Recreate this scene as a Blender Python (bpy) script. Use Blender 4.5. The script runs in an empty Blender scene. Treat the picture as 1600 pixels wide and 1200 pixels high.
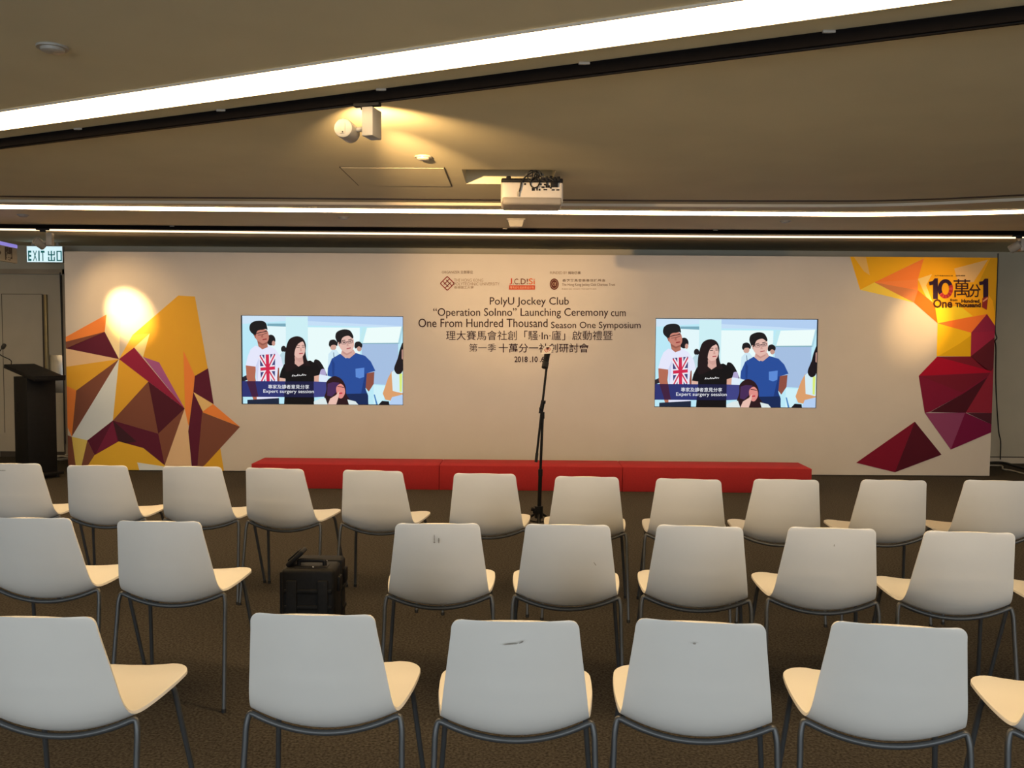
import bpy, bmesh, math, random
from mathutils import Vector, Matrix
random.seed(4)
PI = math.pi
C = bpy.context.scene.collection
scene = bpy.context.scene

# ------------------------------------------------------------------ camera
F_PX, PITCH, ROLL, EYE = 1394.8, 0.055, 0.0068, 1.548
cR, sR = math.cos(ROLL), math.sin(ROLL)
FWD = Vector((0, math.cos(PITCH), -math.sin(PITCH)))
U0 = Vector((0, math.sin(PITCH), math.cos(PITCH)))
R0 = Vector((1, 0, 0))
RGT = R0*cR + U0*sR
UPV = U0*cR - R0*sR
EYEV = Vector((0, 0, EYE))
cam_data = bpy.data.cameras.new('camera')
cam = bpy.data.objects.new('camera', cam_data)
C.objects.link(cam)
cam_data.sensor_width = 36.0
cam_data.lens = F_PX*36.0/1600.0
cam_data.clip_start = 0.05
M = Matrix((RGT, UPV, -FWD)).transposed().to_4x4()
M.translation = EYEV
cam.matrix_world = M
scene.camera = cam

# ------------------------------------------------------------------ world, daylight, exposure
scene.view_settings.view_transform = 'Standard'
scene.view_settings.look = 'None'
scene.view_settings.exposure = 0.0
scene.view_settings.gamma = 1.0
scene.view_settings.use_curve_mapping = False
try:
    scene.cycles.use_denoising = True
except Exception:
    pass
world = bpy.data.worlds.new('daylight_sky')
scene.world = world
world.use_nodes = True
world.node_tree.nodes['Background'].inputs[0].default_value = (0.55, 0.7, 1.0, 1)
world.node_tree.nodes['Background'].inputs[1].default_value = 0.6

DAY = 78.0          # watts of each window's daylight
STRIP = 17.0         # radiance of the ceiling light lines
SPOT_BOARD, SPOT_RIGHT, SPOT_MID = 520.0, 105.0, 125.0
WARM = (1.0, 0.60, 0.24)

def area_light(name, loc, sx, sy, power, color, rot):
    l = bpy.data.lights.new(name, 'AREA')
    l.shape = 'RECTANGLE'; l.size = sx; l.size_y = sy
    l.energy = power; l.color = color
    o = bpy.data.objects.new(name, l); C.objects.link(o)
    o.location = loc; o.rotation_euler = rot
    return o
WINDOWS = (-5.2, -1.7, 1.8, 5.3)
for wx in WINDOWS:      # daylight coming in at each window behind the audience
    area_light('window_daylight', (wx, -3.97, 1.55), 2.6, 1.7, DAY, (0.85, 0.93, 1.0), (PI/2, 0, 0))

def spot_light(name, loc, target, power, color, angle, blend, radius=0.02):
    l = bpy.data.lights.new(name, 'SPOT')
    l.energy = power; l.color = color; l.spot_size = angle; l.spot_blend = blend
    l.shadow_soft_size = radius
    o = bpy.data.objects.new(name, l); C.objects.link(o)
    o.location = loc
    o.rotation_euler = (Vector(target)-Vector(loc)).to_track_quat('-Z', 'Y').to_euler()
    return o

# ------------------------------------------------------------------ unprojection onto real planes
def ray(x, y):
    return FWD + RGT*((x-800)/F_PX) - UPV*((y-600)/F_PX)
def at_y(x, y, Y):
    d = ray(x, y); return EYEV + d*(Y/d.y)
def at_z(x, y, z):
    d = ray(x, y); return EYEV + d*((z-EYE)/d.z)

# ------------------------------------------------------------------ colour
def lin(c):
    c = c/255.0
    return c/12.92 if c <= 0.04045 else ((c+0.055)/1.055)**2.4
def srgb(r, g, b):
    return (lin(r), lin(g), lin(b), 1.0)
BREF = srgb(188, 160, 132)
def alb(r, g, b):            # printed ink colour next to the warm-lit white board
    s = srgb(r, g, b)
    return tuple(min(0.92, max(0.004, s[i]/BREF[i]*0.62)) for i in range(3)) + (1.0,)

# ------------------------------------------------------------------ materials
MATS = {}
def mat(name, color, rough=0.5, metal=0.0, noise=0.0, scale=40.0, bump=0.0, spec=0.5, emit=None, estr=0.0, stretch=None, attr=None, coat=0.0):
    m = bpy.data.materials.new(name); m.use_nodes = True
    nt = m.node_tree; b = nt.nodes['Principled BSDF']
    b.inputs['Base Color'].default_value = tuple(color[:3])+(1,)
    b.inputs['Roughness'].default_value = rough
    b.inputs['Metallic'].default_value = metal
    b.inputs['Specular IOR Level'].default_value = spec
    if coat: b.inputs['Coat Weight'].default_value = coat
    if emit is not None:
        b.inputs['Emission Color'].default_value = tuple(emit[:3])+(1,)
        b.inputs['Emission Strength'].default_value = estr
    if noise or bump:
        tc = nt.nodes.new('ShaderNodeTexCoord'); n = nt.nodes.new('ShaderNodeTexNoise')
        n.inputs['Scale'].default_value = scale; n.inputs['Detail'].default_value = 5
        mp = nt.nodes.new('ShaderNodeMapping')
        if stretch: mp.inputs['Scale'].default_value = stretch
        nt.links.new(tc.outputs['Object'], mp.inputs[0]); nt.links.new(mp.outputs[0], n.inputs['Vector'])
        if noise:
            mx = nt.nodes.new('ShaderNodeMix'); mx.data_type = 'RGBA'
            lo = tuple(max(0, c*(1-noise)) for c in color[:3])+(1,); hi = tuple(min(1, c*(1+noise)) for c in color[:3])+(1,)
            mx.inputs[6].default_value = lo; mx.inputs[7].default_value = hi
            cr = nt.nodes.new('ShaderNodeValToRGB')
            cr.color_ramp.elements[0].position = 0.35; cr.color_ramp.elements[1].position = 0.65
            nt.links.new(n.outputs['Fac'], cr.inputs[0]); nt.links.new(cr.outputs[0], mx.inputs[0])
            nt.links.new(mx.outputs[2], b.inputs['Base Color'])
        if bump:
            bp = nt.nodes.new('ShaderNodeBump'); bp.inputs['Strength'].default_value = bump; bp.inputs['Distance'].default_value = 0.004
            nt.links.new(n.outputs['Fac'], bp.inputs['Height']); nt.links.new(bp.outputs[0], b.inputs['Normal'])
    if attr == 'base':
        a = nt.nodes.new('ShaderNodeAttribute'); a.attribute_name = 'Col'
        nt.links.new(a.outputs['Color'], b.inputs['Base Color'])
    if attr == 'emit':
        a = nt.nodes.new('ShaderNodeAttribute'); a.attribute_name = 'Col'
        nt.links.new(a.outputs['Color'], b.inputs['Emission Color'])
        b.inputs['Emission Strength'].default_value = estr
    MATS[name] = m
    return m

mat('carpet', (0.052, 0.046, 0.038), 0.95, noise=0.5, scale=90, bump=0.5, spec=0.1)
mat('ceiling_paint', (0.62, 0.585, 0.44), 0.8, noise=0.03, scale=2.0, spec=0.2)
mat('ceiling_trim', (0.60, 0.54, 0.44), 0.6, noise=0.02, scale=4)
mat('groove_and_shade_dark', (0.05, 0.04, 0.03), 0.8, noise=0.1, scale=8)
mat('wall_paint', (0.50, 0.47, 0.38), 0.75, noise=0.03, scale=3)
mat('door_paint', (0.42, 0.38, 0.30), 0.55, noise=0.04, scale=3)
mat('door_frame_paint', (0.32, 0.27, 0.20), 0.55, noise=0.04, scale=3)
mat('bronze', (0.30, 0.24, 0.12), 0.4, metal=0.6, noise=0.1, scale=10)
mat('steel', (0.62, 0.62, 0.62), 0.28, metal=1.0, noise=0.12, scale=6)
mat('board_white', (0.60, 0.565, 0.535), 0.6, noise=0.015, scale=3)
mat('print_ink', (0.5, 0.5, 0.5), 0.7, spec=0.15, attr='base')
mat('screen_picture', (0.002, 0.002, 0.002), 0.5, spec=0.12, attr='emit', estr=1.0)
mat('black_plastic', (0.008, 0.008, 0.009), 0.55, noise=0.2, scale=60, spec=0.2)
mat('black_case', (0.006, 0.006, 0.0065), 0.6, noise=0.25, scale=90, bump=0.15, spec=0.22)
mat('black_laminate', (0.006, 0.006, 0.007), 0.6, noise=0.15, scale=30, spec=0.2)
mat('black_track', (0.006, 0.005, 0.005), 0.9, noise=0.1, scale=30, spec=0.05)
mat('black_metal', (0.007, 0.0065, 0.006), 0.55, noise=0.1, scale=30, spec=0.2)
mat('chrome', (0.7, 0.7, 0.7), 0.15, metal=1.0, noise=0.03, scale=30)
mat('chair_plastic', (0.78, 0.765, 0.73), 0.38, noise=0.012, scale=6, bump=0.02)
mat('chair_scuff', (0.34, 0.31, 0.27), 0.6, noise=0.3, scale=150)
mat('chair_tube', (0.105, 0.11, 0.115), 0.42, metal=0.55, noise=0.06, scale=20)
mat('rubber', (0.012, 0.012, 0.012), 0.7, noise=0.1, scale=60)
mat('red_cloth', (0.36, 0.022, 0.026), 0.8, noise=0.05, scale=60, bump=0.08, spec=0.2)
mat('white_fixture', (0.33, 0.315, 0.285), 0.4, noise=0.02, scale=12)
mat('projector_white', (0.72, 0.67, 0.60), 0.45, noise=0.02, scale=12)
mat('projector_grey', (0.34, 0.31, 0.27), 0.5, noise=0.04, scale=12)
mat('light_diffuser', (0.9, 0.88, 0.84), 0.5, emit=(1.0, 0.68, 0.34), estr=STRIP)
mat('spot_lens', (0.9, 0.9, 0.9), 0.3, emit=(1.0, 0.8, 0.55), estr=8.0)
mat('exit_face', (0.6, 0.7, 0.7), 0.4, emit=srgb(205, 236, 245), estr=0.95)
mat('exit_green', (0.0, 0.10, 0.09), 0.5, emit=srgb(10, 82, 84), estr=0.9)
mat('sign_lit', (0.1, 0.1, 0.3), 0.4, emit=srgb(122, 116, 205), estr=0.95)
mat('sign_grey', (0.15, 0.15, 0.135), 0.5, noise=0.03, scale=10)
mat('cable_black', (0.012, 0.012, 0.012), 0.5, noise=0.1, scale=60)
mat('cable_grey', (0.40, 0.38, 0.33), 0.5, noise=0.1, scale=60)
mat('card_paper', (0.88, 0.80, 0.70), 0.7, noise=0.03, scale=30)
mat('card_red', (0.60, 0.10, 0.06), 0.7, noise=0.03, scale=30)
mat('window_frame_grey', (0.25, 0.25, 0.25), 0.5, noise=0.03, scale=8)
mat('window_glass', (0.75, 0.82, 0.88), 0.05, noise=0.01, scale=2)

# ------------------------------------------------------------------ mesh helper
class MB:
    def __init__(s):
        s.v = []; s.f = []; s.mi = []; s.col = []; s.mats = []; s.sm = []
    def mat(s, name):
        if name not in s.mats: s.mats.append(name)
        return s.mats.index(name)
    def add(s, verts, faces, m, color=None, smooth=False):
        o = len(s.v); s.v += [tuple(p) for p in verts]; k = s.mat(m)
        for f in faces:
            s.f.append(tuple(i+o for i in f)); s.mi.append(k); s.col.append(color or (1, 1, 1, 1)); s.sm.append(smooth)
        return s
    def box(s, x0, x1, y0, y1, z0, z1, m, bev=0.0, seg=2, xf=None):
        bm = bmesh.new()
        bmesh.ops.create_cube(bm, size=1)
        for v in bm.verts:
            v.co = ((x0+x1)/2+v.co.x*(x1-x0), (y0+y1)/2+v.co.y*(y1-y0), (z0+z1)/2+v.co.z*(z1-z0))
        if bev:
            bmesh.ops.bevel(bm, geom=bm.edges[:], offset=bev, segments=seg, profile=0.5, affect='EDGES')
        s.bm(bm, m, xf, smooth=bool(bev)); return s
    def bm(s, bm, m, xf=None, smooth=False):
        if xf is not None: bmesh.ops.transform(bm, matrix=xf, verts=bm.verts)
        bm.verts.index_update()
        s.add([v.co.copy() for v in bm.verts], [[v.index for v in f.verts] for f in bm.faces], m, smooth=smooth)
        bm.free()
    def tube(s, pts, r, m, n=10, closed=False, cap=True):
        pts = [Vector(p) for p in pts]; N = len(pts)
        rad = r if isinstance(r, (list, tuple)) else [r]*N
        vs = []; fs = []
        prev = None
        for i, p in enumerate(pts):
            if closed: t = (pts[(i+1) % N]-pts[i-1])
            else: t = (pts[min(i+1, N-1)]-pts[max(i-1, 0)])
            t.normalize()
            if prev is None:
                a = Vector((0, 0, 1)) if abs(t.z) < 0.9 else Vector((1, 0, 0))
                nrm = t.cross(a).normalized()
            else:
                nrm = prev - t*prev.dot(t)
                nrm = nrm.normalized() if nrm.length > 1e-6 else t.orthogonal().normalized()
            prev = nrm; b = t.cross(nrm)
            for k in range(n):
                an = 2*PI*k/n
                vs.append(p + (nrm*math.cos(an)+b*math.sin(an))*rad[i])
        R = N if closed else N-1
        for i in range(R):
            for k in range(n):
                a = i*n+k; b2 = i*n+(k+1) % n; c = ((i+1) % N)*n+(k+1) % n; d = ((i+1) % N)*n+k
                fs.append((a, b2, c, d))
        s.add(vs, fs, m, smooth=True)
        if cap and not closed:
            s.add(vs[:n], [tuple(reversed(range(n)))], m); s.add(vs[-n:], [tuple(range(n))], m)
        return s
    def cyl(s, p0, p1, r, m, n=20, r1=None):
        return s.tube([p0, p1], [r, r if r1 is None else r1], m, n)
    def lathe(s, prof, m, n=28, xf=None):       # prof: (radius, z)
        vs = []; fs = []
        for (r, z) in prof:
            for k in range(n):
                a = 2*PI*k/n; vs.append(Vector((r*math.cos(a), r*math.sin(a), z)))
        for i in range(len(prof)-1):
            for k in range(n):
                fs.append((i*n+k, i*n+(k+1) % n, (i+1)*n+(k+1) % n, (i+1)*n+k))
        fs.append(tuple(reversed(range(n)))); fs.append(tuple((len(prof)-1)*n+k for k in range(n)))
        if xf is not None: vs = [xf @ v for v in vs]
        s.add(vs, fs, m, smooth=True); return s
    def ribbon(s, line, hw, z0, z1, m):     # a slab following a plan polyline
        L = [Vector((p[0], p[1], 0)) for p in line]; N = len(L); vs = []; fs = []
        for i, p in enumerate(L):
            t = (L[min(i+1, N-1)]-L[max(i-1, 0)]).normalized(); q = Vector((-t.y, t.x, 0))*hw
            for (o, z) in ((q, z0), (-q, z0), (-q, z1), (q, z1)):
                vs.append((p.x+o.x, p.y+o.y, z))
        for i in range(N-1):
            for k in range(4):
                fs.append((i*4+k, (i+1)*4+k, (i+1)*4+(k+1) % 4, i*4+(k+1) % 4))
        fs.append((3, 2, 1, 0)); fs.append(tuple((N-1)*4+k for k in range(4)))
        s.add(vs, fs, m); return s
    def build(s, name, parent=None, loc=None):
        me = bpy.data.meshes.new(name)
        me.from_pydata(s.v, [], s.f)
        for n in s.mats: me.materials.append(MATS[n])
        me.polygons.foreach_set('material_index', s.mi)
        me.polygons.foreach_set('use_smooth', s.sm)
        if any(c != (1, 1, 1, 1) for c in s.col):
            at = me.color_attributes.new('Col', 'FLOAT_COLOR', 'CORNER')
            for p in me.polygons:
                for li in p.loop_indices: at.data[li].color = s.col[p.index]
        me.update()
        bm = bmesh.new(); bm.from_mesh(me)
        bmesh.ops.remove_doubles(bm, verts=bm.verts, dist=1e-6) if s.sm and all(s.sm) else None
        if len(s.f) < 4000 and not any(c != (1, 1, 1, 1) for c in s.col):
            bmesh.ops.recalc_face_normals(bm, faces=bm.faces)
        bm.to_mesh(me); bm.free()
        if any(s.sm):
            try: me.set_sharp_from_angle(angle=math.radians(40))
            except Exception: pass
        o = bpy.data.objects.new(name, me); C.objects.link(o)
        if parent is not None: o.parent = parent
        if loc is not None: o.location = loc
        return o

def tag(o, label=None, cat=None, group=None, kind=None):
    if label: o['label'] = label
    if cat: o['category'] = cat
    if group: o['group'] = group
    if kind: o['kind'] = kind
    return o
def thing(name, label, cat, loc=(0, 0, 0), rz=0.0, group=None):
    o = bpy.data.objects.new(name, None); C.objects.link(o)
    o.empty_display_size = 0.1
    o.location = loc; o.rotation_euler = (0, 0, rz)
    return tag(o, label, cat, group)
def structure(mb, name):
    return tag(mb.build(name), kind='structure')
def dup(o, parent=None):
    c = o.copy(); C.objects.link(c)
    if parent is not None: c.parent = parent
    for ch in list(o.children): dup(ch, c)
    return c
def catmull(pts, n=6, closed=False):
    P = [Vector(p) for p in pts]; N = len(P); out = []
    for i in range(N if closed else N-1):
        g = (lambda k: P[k % N]) if closed else (lambda k: P[max(0, min(N-1, k))])
        a, b, c, d = g(i-1), g(i), g(i+1), g(i+2)
        for j in range(n):
            t = j/n
            out.append(0.5*((2*b)+(c-a)*t+(2*a-5*b+4*c-d)*t*t+(3*b-a-3*c+d)*t*t*t))
    if not closed: out.append(P[-1])
    return out

# ------------------------------------------------------------------ lettering
def text_geo(body, bold=0.0, spacing=1.0, shear=0.0):
    cu = bpy.data.curves.new('t', 'FONT'); cu.body = body; cu.size = 1.0
    cu.offset = bold; cu.space_character = spacing; cu.shear = shear; cu.resolution_u = 3
    o = bpy.data.objects.new('t', cu); C.objects.link(o)
    dg = bpy.context.evaluated_depsgraph_get(); dg.update()
    me = bpy.data.meshes.new_from_object(o.evaluated_get(dg))
    V = [(v.co.x, v.co.y) for v in me.vertices]; Fc = [tuple(p.vertices) for p in me.polygons]
    bpy.data.objects.remove(o); bpy.data.curves.remove(cu); bpy.data.meshes.remove(me)
    return V, Fc
def text_fit(mb, body, x0, x1, ytop, ybot, place, m, color=None, bold=0.0, spacing=1.0, shear=0.0):
    """lay the lettering into the box x0..x1, ytop..ybot (y downwards) and place(x, y) -> 3D"""
    V, Fc = text_geo(body, bold, spacing, shear)
    if not V: return
    ax = min(v[0] for v in V); bx = max(v[0] for v in V); ay = min(v[1] for v in V); by = max(v[1] for v in V)
    sx = (x1-x0)/(bx-ax); sy = (ybot-ytop)/max(1e-6, (by-ay))
    P = [place(x0+(v[0]-ax)*sx, ybot-(v[1]-ay)*sy) for v in V]
    mb.add(P, Fc, m, color)

# ================================================================== ROOM SHELL
ZC = 2.6
XL, XR, YB, YF = -7.6, 7.9, -4.0, 11.0
structure(MB().box(XL-.1, XR+.1, YB-.1, YF+.1, -0.1, 0, 'carpet'), 'floor')
RX0, RX1, RY0, RY1 = -0.33, 0.27, 5.76, 6.31       # square opening above the projector
cb = MB()
cb.box(XL-.1, RX0, YB-.1, YF+.1, ZC, ZC+.1, 'ceiling_paint')
cb.box(RX1, XR+.1, YB-.1, YF+.1, ZC, ZC+.1, 'ceiling_paint')
cb.box(RX0, RX1, YB-.1, RY0, ZC, ZC+.1, 'ceiling_paint')
cb.box(RX0, RX1, RY1, YF+.1, ZC, ZC+.1, 'ceiling_paint')
cb.box(RX0-.02, RX1+.02, RY0-.02, RY1+.02, ZC+.24, ZC+.26, 'ceiling_paint')
cb.box(RX0-.02, RX0, RY0, RY1, ZC+.1, ZC+.24, 'ceiling_paint')
cb.box(RX1, RX1+.02, RY0, RY1, ZC+.1, ZC+.24, 'ceiling_paint')
cb.box(RX0-.02, RX1+.02, RY0-.02, RY0, ZC+.1, ZC+.24, 'ceiling_paint')
cb.box(RX0-.02, RX1+.02, RY1, RY1+.02, ZC+.1, ZC+.24, 'ceiling_paint')
structure(cb, 'ceiling')
structure(MB().box(XL-.1, XR+.1, YF, YF+.1, 0, ZC, 'wall_paint'), 'wall_front')
structure(MB().box(XL-.1, XL, YB, YF, 0, ZC, 'wall_paint'), 'wall_left')
structure(MB().box(XR, XR+.1, YB, YF, 0, ZC, 'wall_paint'), 'wall_right')
wb = MB()
edges = [XL-.1]
for wx in WINDOWS: edges += [wx-1.35, wx+1.35]
edges.append(XR+.1)
for i in range(0, len(edges), 2): wb.box(edges[i], edges[i+1], YB-.1, YB, 0, ZC, 'wall_paint')
for wx in WINDOWS:
    wb.box(wx-1.35, wx+1.35, YB-.1, YB, 0, 0.6, 'wall_paint')
    wb.box(wx-1.35, wx+1.35, YB-.1, YB, 2.5, ZC, 'wall_paint')
structure(wb, 'wall_back')
for i, wx in enumerate(WINDOWS):
    b = MB()
    b.box(wx-1.35, wx+1.35, YB-.06, YB-.05, 0.6, 2.5, 'window_glass')
    for x in (wx-1.35, wx-.03, wx+1.29): b.box(x, x+.06, YB-.08, YB-.02, 0.6, 2.5, 'window_frame_grey')
    for z in (0.6, 2.44): b.box(wx-1.35, wx+1.35, YB-.08, YB-.02, z, z+.06, 'window_frame_grey')
    structure(b, 'window_%d' % (i+1))
structure(MB().box(5.0, XR, YF-.015, YF, 0, 0.075, 'ceiling_trim').box(5.0, XR, YF-.02, YF, 0.075, 0.083, 'groove_and_shade_dark'), 'baseboard_right')

# door in the wall beyond the lectern
d = MB()
d.box(-6.36, -5.40, YF-.05, YF, 2.25, 2.31, 'door_frame_paint')
d.box(-6.42, -6.32, YF-.05, YF, 0, 2.31, 'door_frame_paint')
d.box(-5.50, -5.40, YF-.05, YF, 0, 2.31, 'door_frame_paint')
structure(d, 'trim_1')
dr = thing('door_1', None, None, (-5.91, YF-.02, 0)); tag(dr, kind='structure')
d = MB().box(-.41, .385, -.02, .015, 0.07, 2.24, 'door_paint').box(.385, .402, -.012, .015, 0.07, 2.24, 'groove_and_shade_dark')
d.box(-.41, .41, -.012, .015, 0.0, 0.07, 'groove_and_shade_dark')  # dark strip below the leaf: shade at the floor put in as colour
d.box(-.34, .16, -.0225, -.019, 2.002, 2.008, 'groove_and_shade_dark').box(-.343, -.337, -.0225, -.019, .3, 2.008, 'groove_and_shade_dark')
d.build('leaf', dr)
MB().box(.168, .192, -.055, -.02, .60, 2.0, 'groove_and_shade_dark').box(.192, .225, -.062, -.02, .60, 2.0, 'bronze', .004).build('pull_bar', dr)
MB().box(.23, .40, -.028, -.02, .80, 1.26, 'steel', .003).build('steel_plate', dr)

# ceiling trims
def arc(pts, n=8): return [(p.x, p.y) for p in catmull([(a, b, 0) for a, b in pts], n)]
STEP = [(-7.5, 6.95), (-4.0, 7.03), (-2.0, 7.03), (0, 7.03), (1.98, 7.0), (2.94, 6.92), (3.75, 6.62), (4.8, 6.1)]
structure(MB().ribbon(arc(STEP), .035, ZC-.003, ZC+.02, 'groove_and_shade_dark'), 'trim_2')
structure(MB().ribbon(arc([(a, b+.22) for a, b in STEP]), .045, ZC-.022, ZC+.01, 'ceiling_trim'), 'trim_3')
g = MB()
HX0, HX1, HY0, HY1 = -1.10, -0.433, 5.70, 6.40
for (a, b, c, e) in ((HX0, HX1, HY0, HY0+.006), (HX0, HX1, HY1-.006, HY1), (HX0, HX0+.006, HY0, HY1), (HX1-.006, HX1, HY0, HY1)):
    g.box(a, b, c, e, ZC-.003, ZC+.01, 'groove_and_shade_dark')
hatch = MB().box(HX0+.008, HX1-.008, HY0+.008, HY1-.008, ZC-.005, ZC+.01, 'ceiling_paint').build('ceiling_hatch')
tag(hatch, 'square access hatch set flush in the ceiling between track spotlight and projector', 'hatch')
gg = g.build('frame', hatch)

# ================================================================== LIGHT LINES AND TRACKS
mat('light_diffuser_far', (0.9, 0.88, 0.84), 0.5, emit=(1.0, 0.70, 0.42), estr=STRIP*.13)
def light_line(line, hw, label, m='light_diffuser'):
    t = thing('linear_light', label, 'ceiling light', (line[0][0], line[0][1], ZC-.001), 0, 'linear ceiling lights')
    L = [(p[0]-line[0][0], p[1]-line[0][1]) for p in line]
    MB().ribbon(L, hw, -.008, 0, m).build('diffuser', t)
    e = MB()
    def off(s):
        out = []
        V = [Vector((p[0], p[1])) for p in L]
        for i, p in enumerate(V):
            tt = (V[min(i+1, len(V)-1)]-V[max(i-1, 0)]).normalized(); q = Vector((-tt.y, tt.x))*s
            out.append((p.x+q.x, p.y+q.y))
        return out
    e.ribbon(off(hw+.004), .004, -.009, 0, 'ceiling_trim').ribbon(off(-hw-.004), .004, -.009, 0, 'ceiling_trim')
    e.build('trim', t)
    return t
light_line([(-5.0+i*.5, 3.311-.469*(-5.0+i*.5)) for i in range(20)], .128, 'broad glowing light line crossing the ceiling at a slant above the nearer chairs')
L2 = [(-7.2, 7.34), (-4.3, 7.55), (-2.17, 7.62), (0, 7.65), (2.2, 7.67), (3.2, 7.64), (4.2, 7.43), (5.2, 7.05), (6.2, 6.5)]
light_line(arc(L2), .12, 'glowing light line just beyond the projector, curving at one end')
L3 = [(-7.2, 9.05), (-5.25, 9.21), (-2.66, 9.33), (0, 9.39), (2.67, 9.41), (5.24, 9.34), (7.2, 9.2)]
light_line(arc(L3), .09, 'thin glowing light line along the ceiling just above the printed backdrop', 'light_diffuser_far')

def track(line, label, clips, hh):
    x0, y0 = line[0]
    t = thing('light_track', label, 'light track', (x0, y0, ZC), 0, 'black lighting tracks')
    L = [(a-x0, b-y0) for a, b in line]
    MB().ribbon(L, .022, -hh, 0, 'black_track').ribbon(L, .007, -hh-.002, -hh+.002, 'black_metal').build('rail', t)
    for (cx, cy) in clips:
        MB().box(cx-x0-.022, cx-x0+.022, cy-y0-.006, cy-y0+.006, -.010, 0, 'projector_grey', .002).build('mounting_clip', t)
    return t
T1 = lambda x: 3.66-.465*x
track([(-5.0+i*.5, T1(-5.0+i*.5)) for i in range(19)], 'black lighting track running at a slant beside the broad light line, holding one spotlight',
      [(x, T1(x)-.03) for x in (-2.25, -1.38, -.57, .27, 1.08)], .046)
T2 = arc([(-7.2, 8.78), (-5.03, 8.86), (-2.54, 8.90), (0, 8.915), (2.53, 8.915), (5.0, 8.86), (7.2, 8.78)])
track(T2, 'black lighting track running in front of the thin light line near the backdrop', [(-3.36, 8.865), (-.08, 8.892), (2.0, 8.893)], .036)

def aim(direction):
    return Vector(direction).normalized().to_track_quat('Z', 'Y').to_matrix().to_4x4()
def spotlight(loc, label, box_off, head_off, direction, rz=0.0):
    """box_off: centre of the gear box under the adapter; head_off: where the can's back sits; direction: beam"""
    t = thing('track_spotlight', label, 'spotlight', loc, 0, 'track spotlights')
    RZ = Matrix.Rotation(rz, 4, 'Z')
    MB().box(-.06, .06, -.016, .016, -.016, 0, 'black_plastic', .003, xf=RZ).box(-.025, .025, -.018, .018, -.032, -.014, 'black_plastic', .003, xf=RZ).build('track_adapter', t)
    bx, by, bz = box_off
    MB().box(bx-.026, bx+.026, by-.05, by+.05, bz-.062, bz+.062, 'white_fixture', .004, xf=RZ).build('gear_box', t)
    X = Matrix.Translation(Vector(head_off)) @ aim(direction)
    hd = MB().lathe([(.0, 0), (.034, 0), (.040, .004), (.0415, .010), (.0415, .105), (.039, .108), (.037, .100), (.0, .096)], 'white_fixture', 32, X)
    h = hd.build('lamp_head', t)
    MB().lathe([(.0, .0955), (.036, .0955), (.036, .099), (0, .099)], 'spot_lens', 28, X).build('lens', h)
    cp = MB().box(-.011, .011, -.024, .022, -.0025, .0005, 'projector_grey', .001, xf=X)
    cp.lathe([(0, -.004), (.003, -.004), (.003, 0), (0, 0)], 'black_plastic', 10, X @ Matrix.Translation((.0, -.018, 0)))
    cp.build('end_plate', h)
    hc = X @ Vector((0, 0, .05))
    MB().tube([Vector((bx, by, bz-.02)), hc], .011, 'white_fixture', 12).build('pivot', t)
    return Vector(loc) + X @ Vector((0, 0, .112))
p = spotlight((-.640, T1(-.640), ZC-.046), 'pale spotlight on the slanted black track, its warm beam raking the ceiling',
          (.012, .02, -.085), (-.098, -.05, -.118), (.16, 1, -.03), rz=-.25)
spot_light('track_spot_beam', p, p+Vector((.19, 1, .06)), SPOT_MID, WARM, math.radians(84), 0.9, .02)
spot_light('track_spot_core', p, (.03, 9.9, 2.40), SPOT_MID*6, WARM, math.radians(30), 1.0, .015)
p = spotlight((-4.635, 8.865, ZC-.038), 'spotlight on the far track above the exit sign, throwing a bright round glow on backdrop',
          (.06, .02, -.10), (-.07, -.02, -.115), (.45, .75, -.5), rz=.25)
spot_light('track_spot_beam', p, (-4.253, 9.9, 1.76), SPOT_BOARD*.07, WARM, math.radians(75), 1.0, .02)
spot_light('track_spot_core', p, (-4.253, 9.9, 1.77), SPOT_BOARD, WARM, math.radians(28), 1.0, .02)
p = spotlight((4.985, 8.862, ZC-.038), 'spotlight at the far track end, lighting the yellow corner of backdrop',
          (.03, .0, -.095), (-.0, -.03, -.085), (-.62, .62, -.56), rz=-.2)
spot_light('track_spot_beam', p, (4.50, 9.9, 1.74), SPOT_RIGHT*.28, WARM, math.radians(85), 1.0, .02)
spot_light('track_spot_core', p, (4.52, 9.9, 1.74), SPOT_RIGHT, WARM, math.radians(36), 1.0, .02)

# ------------------------------------------------------------------ small ceiling fittings
def ceiling_disc(x, y, r, label, name='smoke_detector', h=.022):
    t = thing(name, label, 'detector', (x, y, ZC), 0, 'round ceiling fittings')
    MB().lathe([(0, -.008), (r, -.008), (r*1.02, -.004), (r, 0), (0, 0)], 'white_fixture', 28).build('base', t)
    MB().lathe([(0, -h), (r*.55, -h), (r*.72, -h*.8), (r*.78, -.007), (0, -.007)], 'white_fixture', 28).build('sensor_dome', t)
ceiling_disc(-1.706, 3.36, .055, 'round white detector alone on the ceiling on the near side of broad light line')
ceiling_disc(-.536, 5.352, .05, 'round white detector in the beam of the slanted track spotlight')
ceiling_disc(-1.53, 8.13, .05, 'small round white detector between the two thin light lines, above the wall screen near lectern')
ceiling_disc(2.47, 8.17, .05, 'small round white detector between the two thin light lines, opposite end from the exit sign')
ceiling_disc(-4.42, 8.12, .05, 'small round white detector nearest the direction sign, between two thin light lines')
t = thing('access_point', 'small white flared box fixed to the ceiling just beyond the projector', 'ceiling box', (.025, 8.2, ZC))
bm = bmesh.new(); bmesh.ops.create_cube(bm, size=1)
for v in bm.verts:
    k = 1.0 if v.co.z > 0 else .78
    v.co = (v.co.x*.145*k, v.co.y*.11*k, -.04+v.co.z*.06)
bmesh.ops.bevel(bm, geom=bm.edges[:], offset=.004, segments=2, affect='EDGES')
m_ = MB(); m_.bm(bm, 'white_fixture', smooth=True); m_.build('housing', t)
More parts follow.
